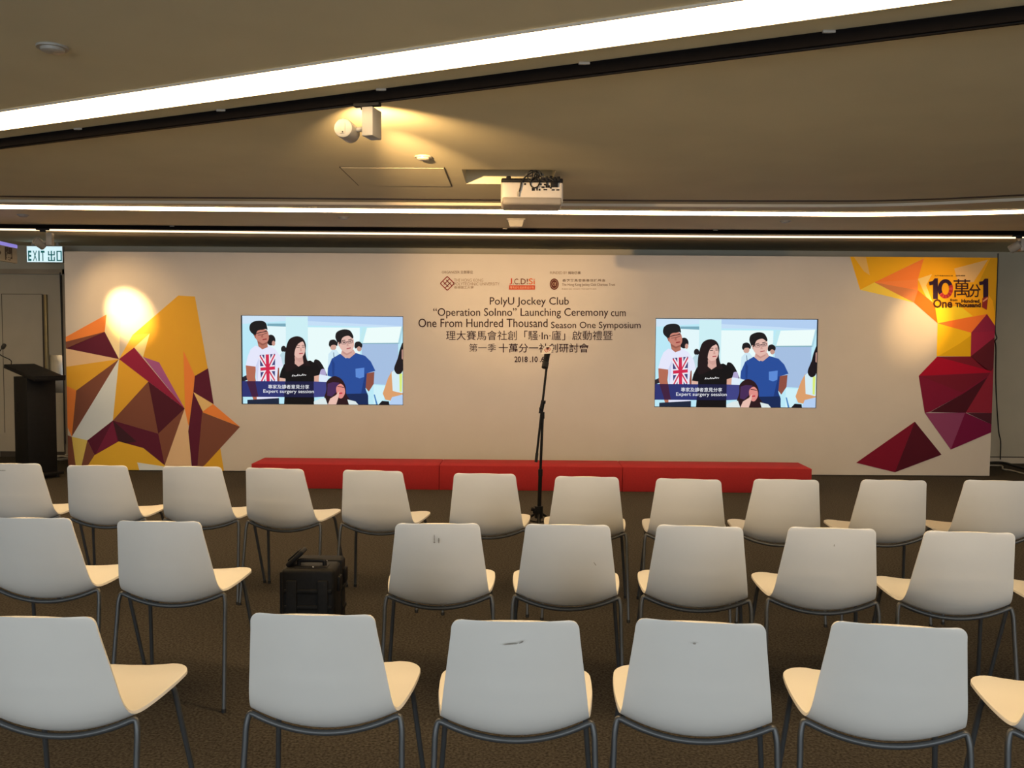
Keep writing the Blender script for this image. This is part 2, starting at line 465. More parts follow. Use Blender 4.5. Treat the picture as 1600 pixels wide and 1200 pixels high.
MB().box(-.085, .085, -.065, .065, -.012, 0, 'white_fixture', .003).build('mounting_plate', t)
m_ = MB()
for i in range(6): m_.box(-.05+i*.017, -.038+i*.017, -.0525, -.05, -.044, -.036, 'projector_grey')
m_.box(-.045, .045, -.051, -.046, -.064, -.058, 'projector_grey').build('vent', t)

# ================================================================== PROJECTOR
pj = thing('projector', 'white projector hung below the ceiling with loops of black cable', 'projector', (.12, 5.78, ZC+.048))
b = MB().box(-.20, .20, 0, .30, -.262, -.115, 'projector_white', .022, 4)
b.build('body', pj)
MB().box(-.193, .193, -.003, .295, -.266, -.212, 'projector_grey', .016, 4).build('lower_shell', pj)
b = MB().box(-.198, .198, -.004, .29, -.125, -.098, 'black_plastic', .008, 2)
b.box(-.165, -.135, -.005, .05, -.105, -.085, 'black_plastic', .006)
for k in range(5): b.box(.06+k*.025, .08+k*.025, -.007, .02, -.112-.006*(k % 2), -.09+.004*(k % 3), 'black_plastic', .003)
b.build('top_cover', pj)
MB().cyl((.02, .14, -.12), (.02, .14, -.05), .02, 'white_fixture', 16).lathe([(0, -.06), (.06, -.06), (.06, -.048), (0, -.048)], 'white_fixture', 24, Matrix.Translation((.02, .14, 0))).box(-.06, .10, .06, .22, -.105, -.094, 'black_metal', .003).build('ceiling_mount', pj)
b = MB()
for (x, z, w, h) in ((-.045, -.135, .006, .006), (.008, -.168, .010, .009), (.032, -.166, .005, .010), (.048, -.170, .006, .006), (.085, -.170, .012, .004), (.135, -.171, .010, .004), (.165, -.171, .010, .004),
                     (.05, -.136, .012, .004), (.10, -.150, .014, .008), (.07, -.155, .010, .006), (.12, -.158, .006, .005), (.085, -.138, .010, .005)):
    b.box(x-w, x+w, -.003, .002, z-h, z+h, 'black_plastic')
b.box(.118, .165, -.022, .004, -.155, -.118, 'black_plastic', .003)
b.build('port_panel', pj)
b = MB()
b.tube(catmull([(-.085, -.012, -.20), (-.075, -.02, -.16), (-.065, -.02, -.12), (-.035, -.01, -.085), (.0, .0, -.062), (.03, .02, -.055), ]), .005, 'cable_black', 8)
b.tube([(-.088, -.012, -.215), (-.085, -.013, -.185)], .008, 'cable_grey', 10)
for (cx, cz, rx, rz, yy, ph) in ((.0, -.085, .03, .034, -.01, 0), (.022, -.082, .02, .032, .0, 1), (.038, -.085, .024, .033, .01, 2), (.018, -.128, .03, .032, -.016, 0)):
    b.tube([(cx+rx*math.cos(a*PI/10), yy+.01*math.sin(a*PI/5+ph), cz+rz*math.sin(a*PI/10)) for a in range(20)], .0045, 'cable_black', 8, closed=True)
b.tube(catmull([(.05, -.01, -.055), (.055, -.012, -.075), (.07, -.014, -.095), (.11, -.016, -.10), (.14, -.016, -.12)]), .0045, 'cable_black', 8)
b.tube(catmull([(.02, -.01, -.09), (.05, -.015, -.105), (.09, -.015, -.125), (.10, -.012, -.15)]), .0045, 'cable_black', 8)
b.build('cable_loops', pj)

# ================================================================== STAGE BACKDROP
BY = 9.9
BX0, BX1, BZ = -4.946, 5.339, 2.433
bd = thing('stage_backdrop', 'wide white display wall printed with orange and crimson facets and event title', 'backdrop', (0, BY, 0))
bd['kind'] = 'thing'
SCR = [(-3.006, -1.208, .758, 1.746), (1.585, 3.387, .757, 1.744)]
pb = MB()
xs = [BX0, SCR[0][0], SCR[0][1], SCR[1][0], SCR[1][1], BX1]
z0, z1 = .757, 1.745
for i in range(5):
    if i in (1, 3):
        pb.box(xs[i], xs[i+1], 0, .3, .012, z0, 'board_white'); pb.box(xs[i], xs[i+1], 0, .3, z1, BZ, 'board_white')
    else:
        pb.box(xs[i], xs[i+1], 0, .3, .012, BZ, 'board_white')
pb.box(BX0+.02, BX1-.02, .02, .28, 0, .012, 'groove_and_shade_dark')
pb.build('panel', bd)

LAY = [0]
def onb(x, y, off):
    q = at_y(x, y, BY); return (min(BX1, max(BX0, q.x)), -off, min(BZ, max(.012, q.z)))
def facets(mb, name_pts, polys):
    for k, (rgb, pts) in enumerate(polys):
        off = .0006+.00012*k
        P = [onb(x, y, off) for x, y in pts]
        mb.add(P, [tuple(range(len(P)))], 'print_ink', alb(*rgb))
OR, BRN, MAR, TAN, GLD, CRM, PNK, DMR = (214, 108, 44), (114, 60, 40), (84, 24, 34), (204, 150, 100), (204, 134, 36), (132, 28, 44), (152, 72, 100), (72, 22, 28)
Cc = (186.1, 561.1); P_ = (231.9, 596.1); R_ = (288.7, 638.4); V_ = (112.3, 682.3); W_ = (136.8, 688); X_ = (176.5, 656.9); Q_ = (209.7, 543); N_ = (247.5, 677.5); B_ = (163.6, 518.5)
LFT = [
 (GLD, [(207.3, 523.2), (278.7, 461.7), (304.6, 463.3), (324.5, 575), (349, 730), (349, 738), (320, 738), (290, 650), (260, 600), (223, 557), (234.2, 520.8)]),
 ((222, 178, 120), [(166.6, 491.3), B_, Cc, (188, 508), (188, 491)]),
 (OR, [(98, 526.5), (166.6, 491.3), B_, (98, 534)]),
 (BRN, [(98, 534), B_, (98, 548)]),
 (MAR, [(104.1, 545.3), B_, Cc, (98, 544.5)]),
 (TAN, [(98, 544.5), Cc, (98, 573)]),
 (GLD, [(98, 573), Cc, (119.3, 610.1), (98, 603)]),
 (OR, [(98, 603), (119.3, 610.1), V_, (98, 668)]),
 (BRN, [(119.3, 610.1), Cc, V_]),
 ((196, 176, 152), [Cc, X_, W_, V_]),
 (GLD, [Cc, P_, X_]),
 ((232, 150, 50), [Cc, (207.3, 523.2), (234.2, 520.8), Q_]),
 ((226, 180, 108), [Q_, (234.2, 520.8), (223.7, 557.6)]),
 (CRM, [Cc, Q_, R_, P_]),
 (PNK, [(223.7, 557.6), (248.8, 566.3), R_]),
 (OR, [(286.6, 547.8), (304.6, 587.4), (302.3, 612), (294.3, 668), (289.3, 640)]),
 (MAR, [(304.6, 587.4), (325.2, 575.4), (334.1, 631.7), (302.2, 612.5)]),
 ((206, 150, 84), [(302.2, 612.5), (333.5, 631.5), (317, 642.9)]),
 (OR, [(333, 631.3), (375.1, 666.9), (316.6, 644.0), (317, 642.9)]),
 (TAN, [R_, (294.3, 664), (298.9, 726), (300.5, 740), (255, 740), (257.5, 726.9)]),
 (MAR, [(302.2, 612.5), (317, 643.5), (311, 740), (300.5, 740), (294.3, 674)]),
 (BRN, [(316.1, 644), (375.1, 666.9), (320.5, 726.4), (308, 740)]),
 ((204, 136, 34), [(344.3, 700.5), (349.5, 732), (350, 740), (308, 740), (320.5, 726.4)]),
 (BRN, [P_, N_, X_]),
 (DMR, [P_, R_, N_]),
 (BRN, [R_, (257.5, 726.9), N_]),
 (MAR, [X_, N_, (257.5, 726.9), (224.3, 700.1), (185.8, 689.6), (148.1, 711.1), W_]),
 ((108, 28, 42), [X_, (184, 690), (150, 709), (160, 690)]),
 ((58, 26, 28), [X_, (213.8, 690), (196, 692.5), (185.8, 689.6)]),
 ((206, 160, 70), [V_, W_, (128, 726), (126, 740), (120, 740), (118.4, 726)]),
 (BRN, [W_, (148.1, 711.1), (138.5, 726), (130, 740), (126, 740), (128, 726)]),
 (BRN, [(98, 680), V_, (118.4, 726), (120.5, 740), (98, 740)]),
 ((204, 140, 36), [(148.1, 711.1), (185.8, 689.6), (224.3, 700.1), (257.5, 726.9), (255, 740), (130, 740), (138.5, 726)]),
 ((196, 176, 152), [(214.6, 722.5), (255.8, 728.6), (255, 740), (218, 740)]),
]
f_ = MB(); facets(f_, '', LFT); f_.build('facet_print', bd)['label'] = 'orange, gold and maroon facets printed beside the lectern'
GO = (222, 142, 20)
RGT_ = [
 (GO, [(1328.3, 395), (1443.3, 395), (1443, 404), (1366.2, 441.2), (1343.9, 452.8)]),
 ((216, 150, 72), [(1334, 395), (1353, 395), (1359, 430), (1350, 424)]),
 ((232, 168, 52), [(1343.9, 452.8), (1366.2, 441.2), (1427.9, 472.8), (1390, 463.5)]),
 ((226, 138, 18), [(1443.3, 395), (1570, 395), (1570, 514), (1542, 490.6), (1464.9, 505.2), (1461, 480), (1456.4, 472), (1434.1, 453.6), (1434.1, 435.8), (1443.3, 404)]),
 ((228, 166, 84), [(1434.1, 435.8), (1456, 428.5), (1447, 446), (1457, 472), (1447, 464)]),
 ((214, 150, 84), [(1491, 419.7), (1543.5, 405.8), (1521, 441), (1497, 441)]),
 ((240, 168, 30), [(1461, 480), (1464.9, 505.2), (1520, 494), (1500, 478)]),
 ((198, 126, 16), [(1548, 398), (1570, 395), (1568, 495), (1551, 470), (1530, 440)]),
 ((226, 104, 38), [(1366.2, 441.2), (1443.3, 404), (1434.1, 436.5)]),
 ((226, 110, 48), [(1366.2, 441.2), (1434.1, 436.5), (1434.1, 453.6)]),
 ((196, 104, 54), [(1366.2, 441.2), (1434.1, 453.6), (1427.9, 472.8)]),
 ((220, 88, 22), [(1434.1, 453.6), (1456.4, 472), (1461, 480), (1464.9, 505.2), (1427.9, 472.8)]),
 ((224, 98, 34), [(1464.9, 505.2), (1542, 490.6), (1517.3, 519.9)]),
 ((228, 154, 20), [(1464.9, 505.2), (1517.3, 519.9), (1516.5, 556.9), (1463.4, 556.5)]),
 ((206, 138, 14), [(1517.3, 524), (1516.5, 556.9), (1466, 556.5), (1499, 537)]),
 (CRM, [(1542, 490.6), (1570, 509), (1566, 531), (1516.5, 556.9), (1517.3, 519.9)]),
 ((142, 28, 44), [(1517.3, 519.9), (1570, 517), (1566, 528), (1516.5, 556.9)]),
 ((84, 20, 24), [(1516.5, 556.9), (1566, 527), (1562, 588), (1534, 574)]),
 ((112, 20, 28), [(1464, 557.3), (1516.5, 556.9), (1562, 588), (1548, 582)]),
 ((152, 8, 28), [(1464, 557.3), (1549.5, 580), (1562, 586), (1435.3, 587.3)]),
 ((112, 16, 34), [(1435.3, 587.3), (1562, 582), (1556, 588), (1505.3, 614.7), (1453, 643.5), (1444.7, 645.3)]),
 ((104, 18, 28), [(1440, 588.5), (1560, 582), (1503, 613)]),
 ((66, 14, 20), [(1453, 644), (1505.3, 614.7), (1562, 583), (1560, 588), (1508.7, 645)]),
 ((126, 26, 34), [(1562, 574), (1556, 645.3), (1508.7, 644.7)]),
 ((126, 50, 68), [(1444.7, 645.3), (1507.8, 644.7), (1485.3, 702.5)]),
 ((104, 14, 40), [(1507.8, 644.7), (1556, 663), (1556, 675.6), (1485.3, 702.5)]),
 ((66, 22, 26), [(1510, 645), (1556, 645.3), (1556, 663)]),
 ((114, 14, 28), [(1337.4, 723), (1429.2, 658.7), (1398.2, 737.9)]),
 ((74, 14, 22), [(1429.2, 658.7), (1471, 710.4), (1398.2, 737.9)]),
]
f_ = MB(); facets(f_, '', RGT_); f_.build('facet_print', bd)['label'] = 'yellow and crimson facets printed at the end away from the lectern'

INK = (0.035, 0.016, 0.018, 1)
pl = lambda off: (lambda x, y: onb(x, y, off))
t_ = MB(); A = pl(.0055)
text_fit(t_, 'PolyU Jockey Club', 765.3, 888.8, 464.3, 479.8, A, 'print_ink', INK, .004)
text_fit(t_, '“Operation SoInno” Launching Ceremony', 677, 950.5, 481.4, 497.6, A, 'print_ink', INK, .004)
text_fit(t_, 'cum', 954.6, 977.6, 486.2, 494.4, A, 'print_ink', INK, .003)
text_fit(t_, 'One From Hundred Thousand', 653.8, 855.5, 497.8, 511.4, A, 'print_ink', INK, .004)
text_fit(t_, 'Season One Symposium', 861, 1000.8, 502.6, 516.0, A, 'print_ink', INK, .003)
t_.build('title_lettering', bd)
t_ = MB()
INKP = (0.030, 0.012, 0.022, 1)
text_fit(t_, '理大賽馬會社創「騷·In·廬」啟動禮暨', 697, 957, 516.6, 531.6, A, 'print_ink', INKP, .0)
text_fit(t_, '第一季', 733, 775, 537, 549.6, A, 'print_ink', INKP, -.004)
text_fit(t_, '十萬分一社創研討會', 779.3, 920, 536.6, 550.9, A, 'print_ink', INKP, .008)
t_.build('subtitle_lettering', bd)
t_ = MB(); text_fit(t_, '2018 .10 .6', 803.8, 850.5, 556.8, 566, A, 'print_ink', INKP, .018)
t_.build('date_lettering', bd)
RED = (0.34, 0.045, 0.03, 1); GRY = (0.20, 0.15, 0.12, 1); LGR = (0.30, 0.22, 0.16, 1)
# organiser mark
t_ = MB()
text_fit(t_, 'ORGANIZER 主辦單位', 690.5, 739, 422.6, 427.8, A, 'print_ink', GRY, .006)
def stroke(mb, pts, w, color, closed=False, off=.0055):
    P = [Vector(p) for p in pts]; n = len(P)
    for i in range(n if closed else n-1):
        a, b = P[i], P[(i+1) % n]; t = (b-a).normalized(); q = Vector((-t.y, t.x))*w/2; e = t*w*.35
        mb.add([onb(*(a-e+q), off), onb(*(b+e+q), off), onb(*(b+e-q), off), onb(*(a-e-q), off)], [(0, 1, 2, 3)], 'print_ink', color)
def emblem(mb, cx, cy, s, color):
    def rot(x, y): return (cx+(x-y)*.7071*s, cy+(x+y)*.7071*s)
    stroke(mb, [rot(*p) for p in ((-.72, -.84), (.72, -.84), (.84, -.72), (.84, .72), (.72, .84), (-.72, .84), (-.84, .72), (-.84, -.72))], 1.5, color, True)
    for a in (-.28, .28):
        stroke(mb, [rot(a, -.84), rot(a, -.1)] if a < 0 else [rot(a, .1), rot(a, .84)], 1.3, color)
        stroke(mb, [rot(-.1, a), rot(-.84, a)] if a > 0 else [rot(.84, a), rot(.1, a)], 1.3, color)
        stroke(mb, [rot(a, .5), rot(a, -.35)] if a < 0 else [rot(a, -.5), rot(a, .35)], 1.3, color)
        stroke(mb, [rot(-.5, a), rot(.35, a)] if a < 0 else [rot(.5, a), rot(-.35, a)], 1.3, color)
emblem(t_, 698.9, 442.9, 9.2, (0.26, 0.03, 0.03, 1))
text_fit(t_, 'THE HONG KONG', 709.5, 755, 435.5, 440.2, A, 'print_ink', LGR, -.004)
text_fit(t_, 'POLYTECHNIC UNIVERSITY', 709.5, 780.5, 441.3, 446, A, 'print_ink', LGR, -.004)
text_fit(t_, '香港理工大學', 709.5, 740, 447, 451.2, A, 'print_ink', LGR, .004)
t_.build('organizer_logo', bd)
t_ = MB()
DRK = (0.16, 0.06, 0.035, 1)
text_fit(t_, 'J', 796, 800.2, 435, 444.6, A, 'print_ink', (0.5, .05, .02, 1), .012)
text_fit(t_, '.C.', 801.2, 812, 435.3, 444.5, A, 'print_ink', DRK, .008)
text_fit(t_, 'D', 813.5, 821.5, 435.3, 444.3, A, 'print_ink', DRK, .012)
text_fit(t_, '!', 823, 825, 435.3, 444.3, A, 'print_ink', DRK, .01)
text_fit(t_, 'Si', 826, 835.7, 435, 444.5, A, 'print_ink', (0.62, .14, .04, 1), .010)
P = [onb(x, y, .0052) for x, y in ((795.3, 445.8), (835.9, 445.8), (835.9, 452.6), (795.3, 452.6))]
t_.add(P, [(0, 1, 2, 3)], 'print_ink', (0.50, 0.07, 0.035, 1))
text_fit(t_, '賽馬會社會創新設計院', 797, 834.4, 447.2, 451.2, A, 'print_ink', (0.75, .42, .3, 1), .004)
t_.build('institute_logo', bd)
t_ = MB()
text_fit(t_, 'FUNDED BY', 859.4, 886, 424.2, 428.4, A, 'print_ink', LGR, -.004)
text_fit(t_, '捐助機構', 887.5, 907, 424, 428.6, A, 'print_ink', GRY, .008)
EM = (0.12, 0.035, 0.03, 1)
t_.add([onb(866+7*math.cos(a*PI/16), 444+8.9*math.sin(a*PI/16), .0052) for a in range(32)], [tuple(range(32))], 'print_ink', EM)
stroke(t_, [(866+5.2*math.cos(a*PI/12), 444+6.6*math.sin(a*PI/12)) for a in range(24)], .5, (.5, .36, .26, 1), True, .0056)
text_fit(t_, 'CE', 863, 869, 441.6, 446.2, pl(.0058), 'print_ink', (.55, .42, .3, 1), .01)
text_fit(t_, '香港賽馬會慈善信託基金', 878.8, 945.8, 435.9, 440.3, A, 'print_ink', GRY, .01, 1.12)
text_fit(t_, 'The Hong Kong Jockey Club Charities Trust', 878, 961.2, 442.6, 448, A, 'print_ink', GRY, .0)
text_fit(t_, 'RIDING HIGH TOGETHER', 878, 932, 450.6, 452.6, A, 'print_ink', LGR, -.006)
t_.build('sponsor_logo', bd)
# big lettering on the yellow corner
t_ = MB(); VIO = (0.030, 0.012, 0.040, 1); REDL = (0.42, 0.03, 0.04, 1)
text_fit(t_, '大賽馬會社創項目', 1459.8, 1488.2, 429.8, 431.9, A, 'print_ink', (0.10, .05, .02, 1), .01)
text_fit(t_, '啟動禮暨', 1493, 1507.9, 429.8, 431.9, A, 'print_ink', (0.10, .05, .02, 1), .01)
def onepoly(x0, x1, y0, y1, off=.0056):
    w = x1-x0; h = y1-y0
    q = [(.0, .17), (.42, .12), (.62, .0), (1, .0), (1, 1), (.46, 1), (.46, .30), (.06, .34)]
    return [onb(x0+a*w, y0+b*h, off) for a, b in q]
t_.add(onepoly(1451.3, 1465.2, 435, 467.4), [tuple(range(8))], 'print_ink', VIO)
n = 40
ro = lambda a, k: (1476.9+11.9*k*math.cos(a), 451.2+15*(1-(1-k)*.72)*math.sin(a))
for i in range(n):
    a0, a1 = 2*PI*i/n, 2*PI*(i+1)/n; am = (a0+a1)/2
    red = (-.5 < am < 2.55) or am > 2*PI-.5
    c = VIO if not red else ((0.42, 0.03, 0.04, 1) if i % 3 else (0.55, 0.07, 0.07, 1))
    q = [ro(a0, 1), ro(a1, 1), ro(a1, .48), ro(a0, .48)]
    t_.add([onb(x, y, .0058) for x, y in q], [(0, 1, 2, 3)], 'print_ink', c)
text_fit(t_, '萬', 1489.6, 1515.6, 436.2, 464.6, A, 'print_ink', (0.045, .016, .02, 1), .003)
text_fit(t_, '分', 1513.8, 1532, 444, 464.8, A, 'print_ink', (0.045, .016, .02, 1), .014)
t_.add(onepoly(1529.3, 1543.8, 435.4, 466), [tuple(range(8))], 'print_ink', VIO)
t_.add([onb(x, y, .0057) for x, y in ((1534.6, 466), (1543.6, 463), (1541.5, 484.4), (1534, 480))], [(0, 1, 2, 3)], 'print_ink', (0.30, .03, .03, 1))
t_.add([onb(x, y, .0059) for x, y in ((1535, 470), (1543, 464), (1543, 467), (1536, 472))], [(0, 1, 2, 3)], 'print_ink', (0.8, .35, .2, 1))
BRK = (0.06, .022, .012, 1)
text_fit(t_, 'One', 1457.6, 1487.8, 467.4, 481, A, 'print_ink', BRK, .03)
text_fit(t_, 'from', 1484.4, 1495.6, 466.6, 470.6, A, 'print_ink', BRK, .03)
text_fit(t_, 'Hundred', 1501.8, 1530, 467.5, 473.2, A, 'print_ink', BRK, .045)
text_fit(t_, 'Thousand', 1492.2, 1532.2, 473, 480.2, A, 'print_ink', BRK, .05)
t_.build('corner_lettering', bd)

# ------------------------------------------------------------------ screens set into the backdrop
def screen_picture(w, h):
    mb = MB(); lay = [0]
    def tr(x, y):
        return ((x-88)/1352.0*w, -.0002*lay[0], h-(y-118)/748.0*h)
    def clip(pts):
        return [(min(1440, max(88, x)), min(866, max(118, y))) for x, y in pts]
    def poly(rgb, pts, soft=False):
        lay[0] += 1
        if soft: pts = [(p.x, p.y) for p in catmull([(a, b, 0) for a, b in pts], 5, True)]
        P = [tr(*q) for q in clip(pts)]
        mb.add(P, [tuple(range(len(P)))], 'screen_picture', srgb(*rgb))
    def line(rgb, pts, wd):
        for i in range(len(pts)-1):
            a, b = Vector(pts[i]), Vector(pts[i+1]); t = (b-a).normalized(); q = Vector((-t.y, t.x))*wd/2
            poly(rgb, [tuple(a+q), tuple(b+q), tuple(b-q), tuple(a-q)])
    def oval(rgb, cx, cy, rx, ry):
        poly(rgb, [(cx+rx*math.cos(k*PI/10), cy+ry*math.sin(k*PI/10)) for k in range(20)])
    poly((186, 232, 246), [(88, 118), (1440, 118), (1440, 866), (88, 866)])
    poly((205, 228, 246), [(88, 118), (640, 118), (640, 150), (88, 190)])
    poly((226, 246, 250), [(230, 205), (455, 205), (455, 700), (230, 700)])
    poly((120, 168, 186), [(300, 186), (492, 184), (486, 212), (300, 206)])
    poly((204, 238, 244), [(455, 130), (640, 130), (640, 866), (455, 866)])
    poly((178, 206, 240), [(640, 118), (1440, 118), (1440, 200), (920, 176), (640, 162)])
    poly((196, 222, 246), [(640, 162), (920, 176), (1440, 200), (1440, 215), (900, 200), (640, 200)])
    poly((232, 250, 250), [(640, 215), (1075, 215), (1075, 640), (640, 640)])
    poly((190, 232, 238), [(1100, 215), (1130, 215), (1095, 345), (1065, 345)])
    poly((236, 252, 250), [(1135, 215), (1425, 205), (1395, 340), (1100, 345)])
    poly((170, 212, 226), [(1425, 200), (1440, 205), (1410, 350), (1395, 350)])
    poly((132, 176, 190), [(1090, 344), (1400, 340), (1400, 350), (1090, 354)])
    poly((164, 190, 224), [(1090, 352), (1396, 350), (1396, 702), (1190, 692), (1090, 640)])
    poly((206, 240, 248), [(1190, 700), (1290, 706), (1270, 866), (1190, 866)])
    poly((70, 130, 190), [(1190, 780), (1200, 780), (1225, 866), (1210, 866)])
    poly((40, 35, 45), [(88, 640), (130, 620), (140, 660), (88, 680)])
    # people further back
    oval((24, 22, 28), 330, 325, 38, 46); oval((200, 150, 135), 352, 352, 14, 22)
    oval((30, 26, 30), 436, 400, 22, 28); poly((188, 216, 226), [(405, 450), (430, 420), (470, 430), (470, 540), (420, 540)])
    oval((205, 160, 145), 852, 378, 26, 30); poly((24, 22, 26), [(815, 360), (825, 325), (862, 318), (888, 345), (884, 372), (868, 362), (840, 364), (826, 380)], True)
    poly((206, 232, 244), [(812, 440), (845, 404), (880, 404), (905, 440), (905, 620), (800, 640)])
    poly((90, 110, 130), [(852, 425), (857, 425), (862, 470), (856, 470)])
    oval((195, 150, 135), 1070, 392, 20, 24); poly((26, 24, 28), [(1030, 375), (1038, 340), (1070, 332), (1095, 355), (1090, 384), (1066, 372), (1042, 392)], True)
    poly((20, 18, 22), [(690, 500), (725, 490), (760, 530), (792, 600), (790, 625), (690, 625)], True)
    poly((175, 165, 205), [(738, 600), (752, 570), (778, 568), (790, 600), (785, 640), (745, 640)], True)
    poly((222, 236, 250), [(730, 610), (808, 625), (800, 690), (735, 690)])
    # man in the white flag shirt
    poly((178, 106, 84), [(118, 540), (205, 540), (196, 640), (218, 760), (244, 866), (190, 866), (150, 740), (124, 640)])
    poly((150, 86, 70), [(365, 560), (398, 545), (400, 700), (395, 800), (365, 800)])
    poly((228, 230, 250), [(200, 372), (255, 392), (312, 372), (365, 400), (415, 470), (432, 545), (388, 560), (380, 640), (388, 830), (208, 830), (204, 640), (200, 550), (118, 540), (136, 462), (160, 405)])
    poly((206, 212, 240), [(200, 550), (232, 470), (215, 700), (206, 640)])
    poly((178, 112, 94), [(216, 330), (300, 330), (304, 385), (258, 404), (226, 378)])
    poly((196, 128, 112), [(190, 260), (240, 232), (296, 240), (314, 296), (304, 336), (272, 358), (230, 342), (196, 300)], True)
    poly((24, 24, 28), [(152, 232), (154, 206), (166, 184), (196, 167), (236, 162), (268, 166), (290, 182), (298, 206), (302, 238), (286, 232), (262, 238), (238, 240), (218, 250), (208, 272), (204, 300), (194, 296), (184, 278), (168, 264), (158, 250)], True)
    poly((168, 100, 84), [(190, 284), (202, 280), (206, 306), (198, 312)]); poly((170, 102, 88), [(246, 300), (262, 272), (268, 300), (262, 306)]); poly((150, 90, 76), [(216, 330), (262, 356), (300, 340), (300, 352), (262, 372), (222, 352)])
    line((36, 26, 28), [(224, 266), (250, 258)], 5); line((36, 26, 28), [(270, 256), (296, 246)], 5)
    line((60, 40, 44), [(205, 272), (245, 262), (300, 250)], 6); line((70, 44, 46), [(222, 284), (262, 280), (304, 262)], 4)
    line((140, 40, 48), [(262, 322), (296, 316)], 9)
    poly((64, 66, 120), [(236, 452), (366, 440), (362, 672), (246, 684)])
    for (a, b, w_) in (((240, 460), (360, 665), 34), ((362, 448), (248, 678), 34), ((300, 446), (306, 678), 50), ((242, 572), (364, 560), 50)):
        line((238, 232, 242), [a, b], w_)
    for (a, b, w_) in (((240, 460), (360, 665), 11), ((362, 448), (248, 678), 11), ((300, 446), (306, 678), 27), ((242, 572), (364, 560), 27)):
        line((206, 40, 76), [a, b], w_)
    poly((28, 38, 60), [(130, 832), (396, 815), (396, 866), (130, 866)])
    # woman in black
    poly((222, 178, 160), [(400, 640), (452, 646), (446, 690), (402, 680)]); poly((216, 166, 146), [(690, 625), (734, 612), (730, 680), (690, 690)])
    poly((14, 13, 16), [(412, 590), (440, 530), (480, 500), (560, 548), (610, 505), (660, 495), (715, 525), (746, 580), (736, 616), (692, 628), (692, 866), (438, 866), (452, 650), (400, 642)])
    poly((30, 18, 22), [(448, 560), (446, 480), (458, 390), (486, 318), (545, 291), (598, 308), (624, 360), (622, 430), (634, 490), (660, 540), (600, 540), (540, 560), (500, 580), (460, 590)], True)
    poly((214, 168, 156), [(530, 462), (596, 462), (604, 520), (562, 548), (530, 522)])
    poly((228, 184, 172), [(522, 420), (532, 376), (570, 332), (604, 342), (618, 396), (612, 436), (588, 470), (556, 476), (532, 458)], True)
    poly((30, 18, 22), [(515, 470), (510, 400), (535, 345), (575, 318), (600, 330), (560, 355), (536, 400), (528, 450), (532, 500)], True)
    line((70, 42, 44), [(542, 372), (556, 366), (574, 368)], 5); line((70, 42, 44), [(590, 367), (612, 366)], 5); line((52, 30, 34), [(546, 386), (572, 384)], 6); line((52, 30, 34), [(592, 382), (612, 382)], 6); poly((206, 156, 144), [(578, 388), (586, 388), (592, 416), (574, 418)]); poly((206, 158, 148), [(532, 458), (556, 476), (588, 470), (598, 456), (600, 500), (570, 510), (536, 486)]); line((172, 72, 78), [(568, 438), (600, 434)], 9)
    for k in range(9): line((240, 240, 240), [(508+k*13.5, 631-k*1.2), (517+k*13.5, 616+(k % 3)*5-k*1.2)], 6)
    # man in blue
    poly((140, 78, 64), [(1128, 600), (1198, 588), (1192, 690), (1150, 756), (1122, 720)])
    poly((38, 76, 152), [(912, 436), (960, 474), (1040, 428), (1120, 452), (1168, 500), (1206, 578), (1128, 602), (1122, 730), (1146, 790), (1146, 866), (870, 866), (866, 640), (804, 622), (808, 560), (842, 478)])
    poly((26, 56, 122), [(1122, 602), (1134, 600), (1124, 730), (1140, 790), (1080, 800), (1100, 700)])
    poly((20, 40, 84), [(960, 775), (1140, 770), (1148, 866), (950, 866)])
    poly((212, 168, 158), [(928, 400), (1024, 400), (1040, 432), (990, 474), (950, 468), (918, 440)])
    poly((226, 184, 172), [(898, 330), (930, 294), (1000, 278), (1022, 306), (1028, 366), (1008, 412), (968, 432), (928, 408), (904, 370)], True)
    poly((24, 22, 26), [(872, 290), (886, 252), (940, 230), (994, 240), (1022, 286), (1016, 306), (980, 284), (932, 302), (914, 352), (896, 352), (880, 322)], True)
    line((70, 50, 60), [(918, 336), (966, 336), (1018, 322)], 5); line((90, 66, 76), [(918, 336), (926, 354), (958, 354), (966, 336)], 4); line((90, 66, 76), [(976, 334), (984, 348), (1012, 344), (1018, 322)], 4)
    line((168, 84, 88), [(966, 394), (1002, 386)], 8); line((36, 28, 32), [(926, 326), (956, 322)], 6); line((36, 28, 32), [(980, 320), (1010, 312)], 6); line((44, 34, 40), [(936, 342), (954, 342)], 5); line((44, 34, 40), [(988, 338), (1006, 334)], 5); poly((206, 158, 148), [(968, 340), (976, 340), (986, 370), (966, 372)]); poly((196, 148, 138), [(926, 408), (968, 434), (1008, 414), (1010, 426), (968, 450), (934, 432)]); poly((204, 158, 146), [(894, 340), (904, 338), (908, 376), (900, 372)])
    poly((30, 62, 132), [(842, 480), (866, 520), (862, 622), (846, 626)])
    poly((92, 138, 214), [(1040, 562), (1114, 552), (1112, 630), (1076, 644), (1042, 632)])
    # woman at the picture's edge
    poly((218, 158, 108), [(1345, 578), (1312, 640), (1268, 770), (1290, 822), (1350, 834), (1440, 794), (1440, 760), (1366, 750)])
    poly((212, 236, 244), [(1342, 590), (1372, 566), (1440, 560), (1440, 768), (1352, 748)])
    poly((216, 236, 122), [(1408, 600), (1432, 600), (1428, 756), (1410, 752)])
    poly((26, 20, 26), [(1440, 345), (1412, 396), (1394, 470), (1364, 560), (1396, 606), (1440, 560)], True); poly((26, 20, 26), [(1440, 345), (1425, 400), (1425, 560), (1440, 560)])
    poly((210, 160, 146), [(1428, 400), (1440, 392), (1440, 486), (1428, 474)])
    poly((180, 206, 240), [(1346, 800), (1440, 776), (1440, 866), (1320, 866)]); poly((20, 20, 28), [(1232, 866), (1262, 832), (1320, 836), (1324, 866)])
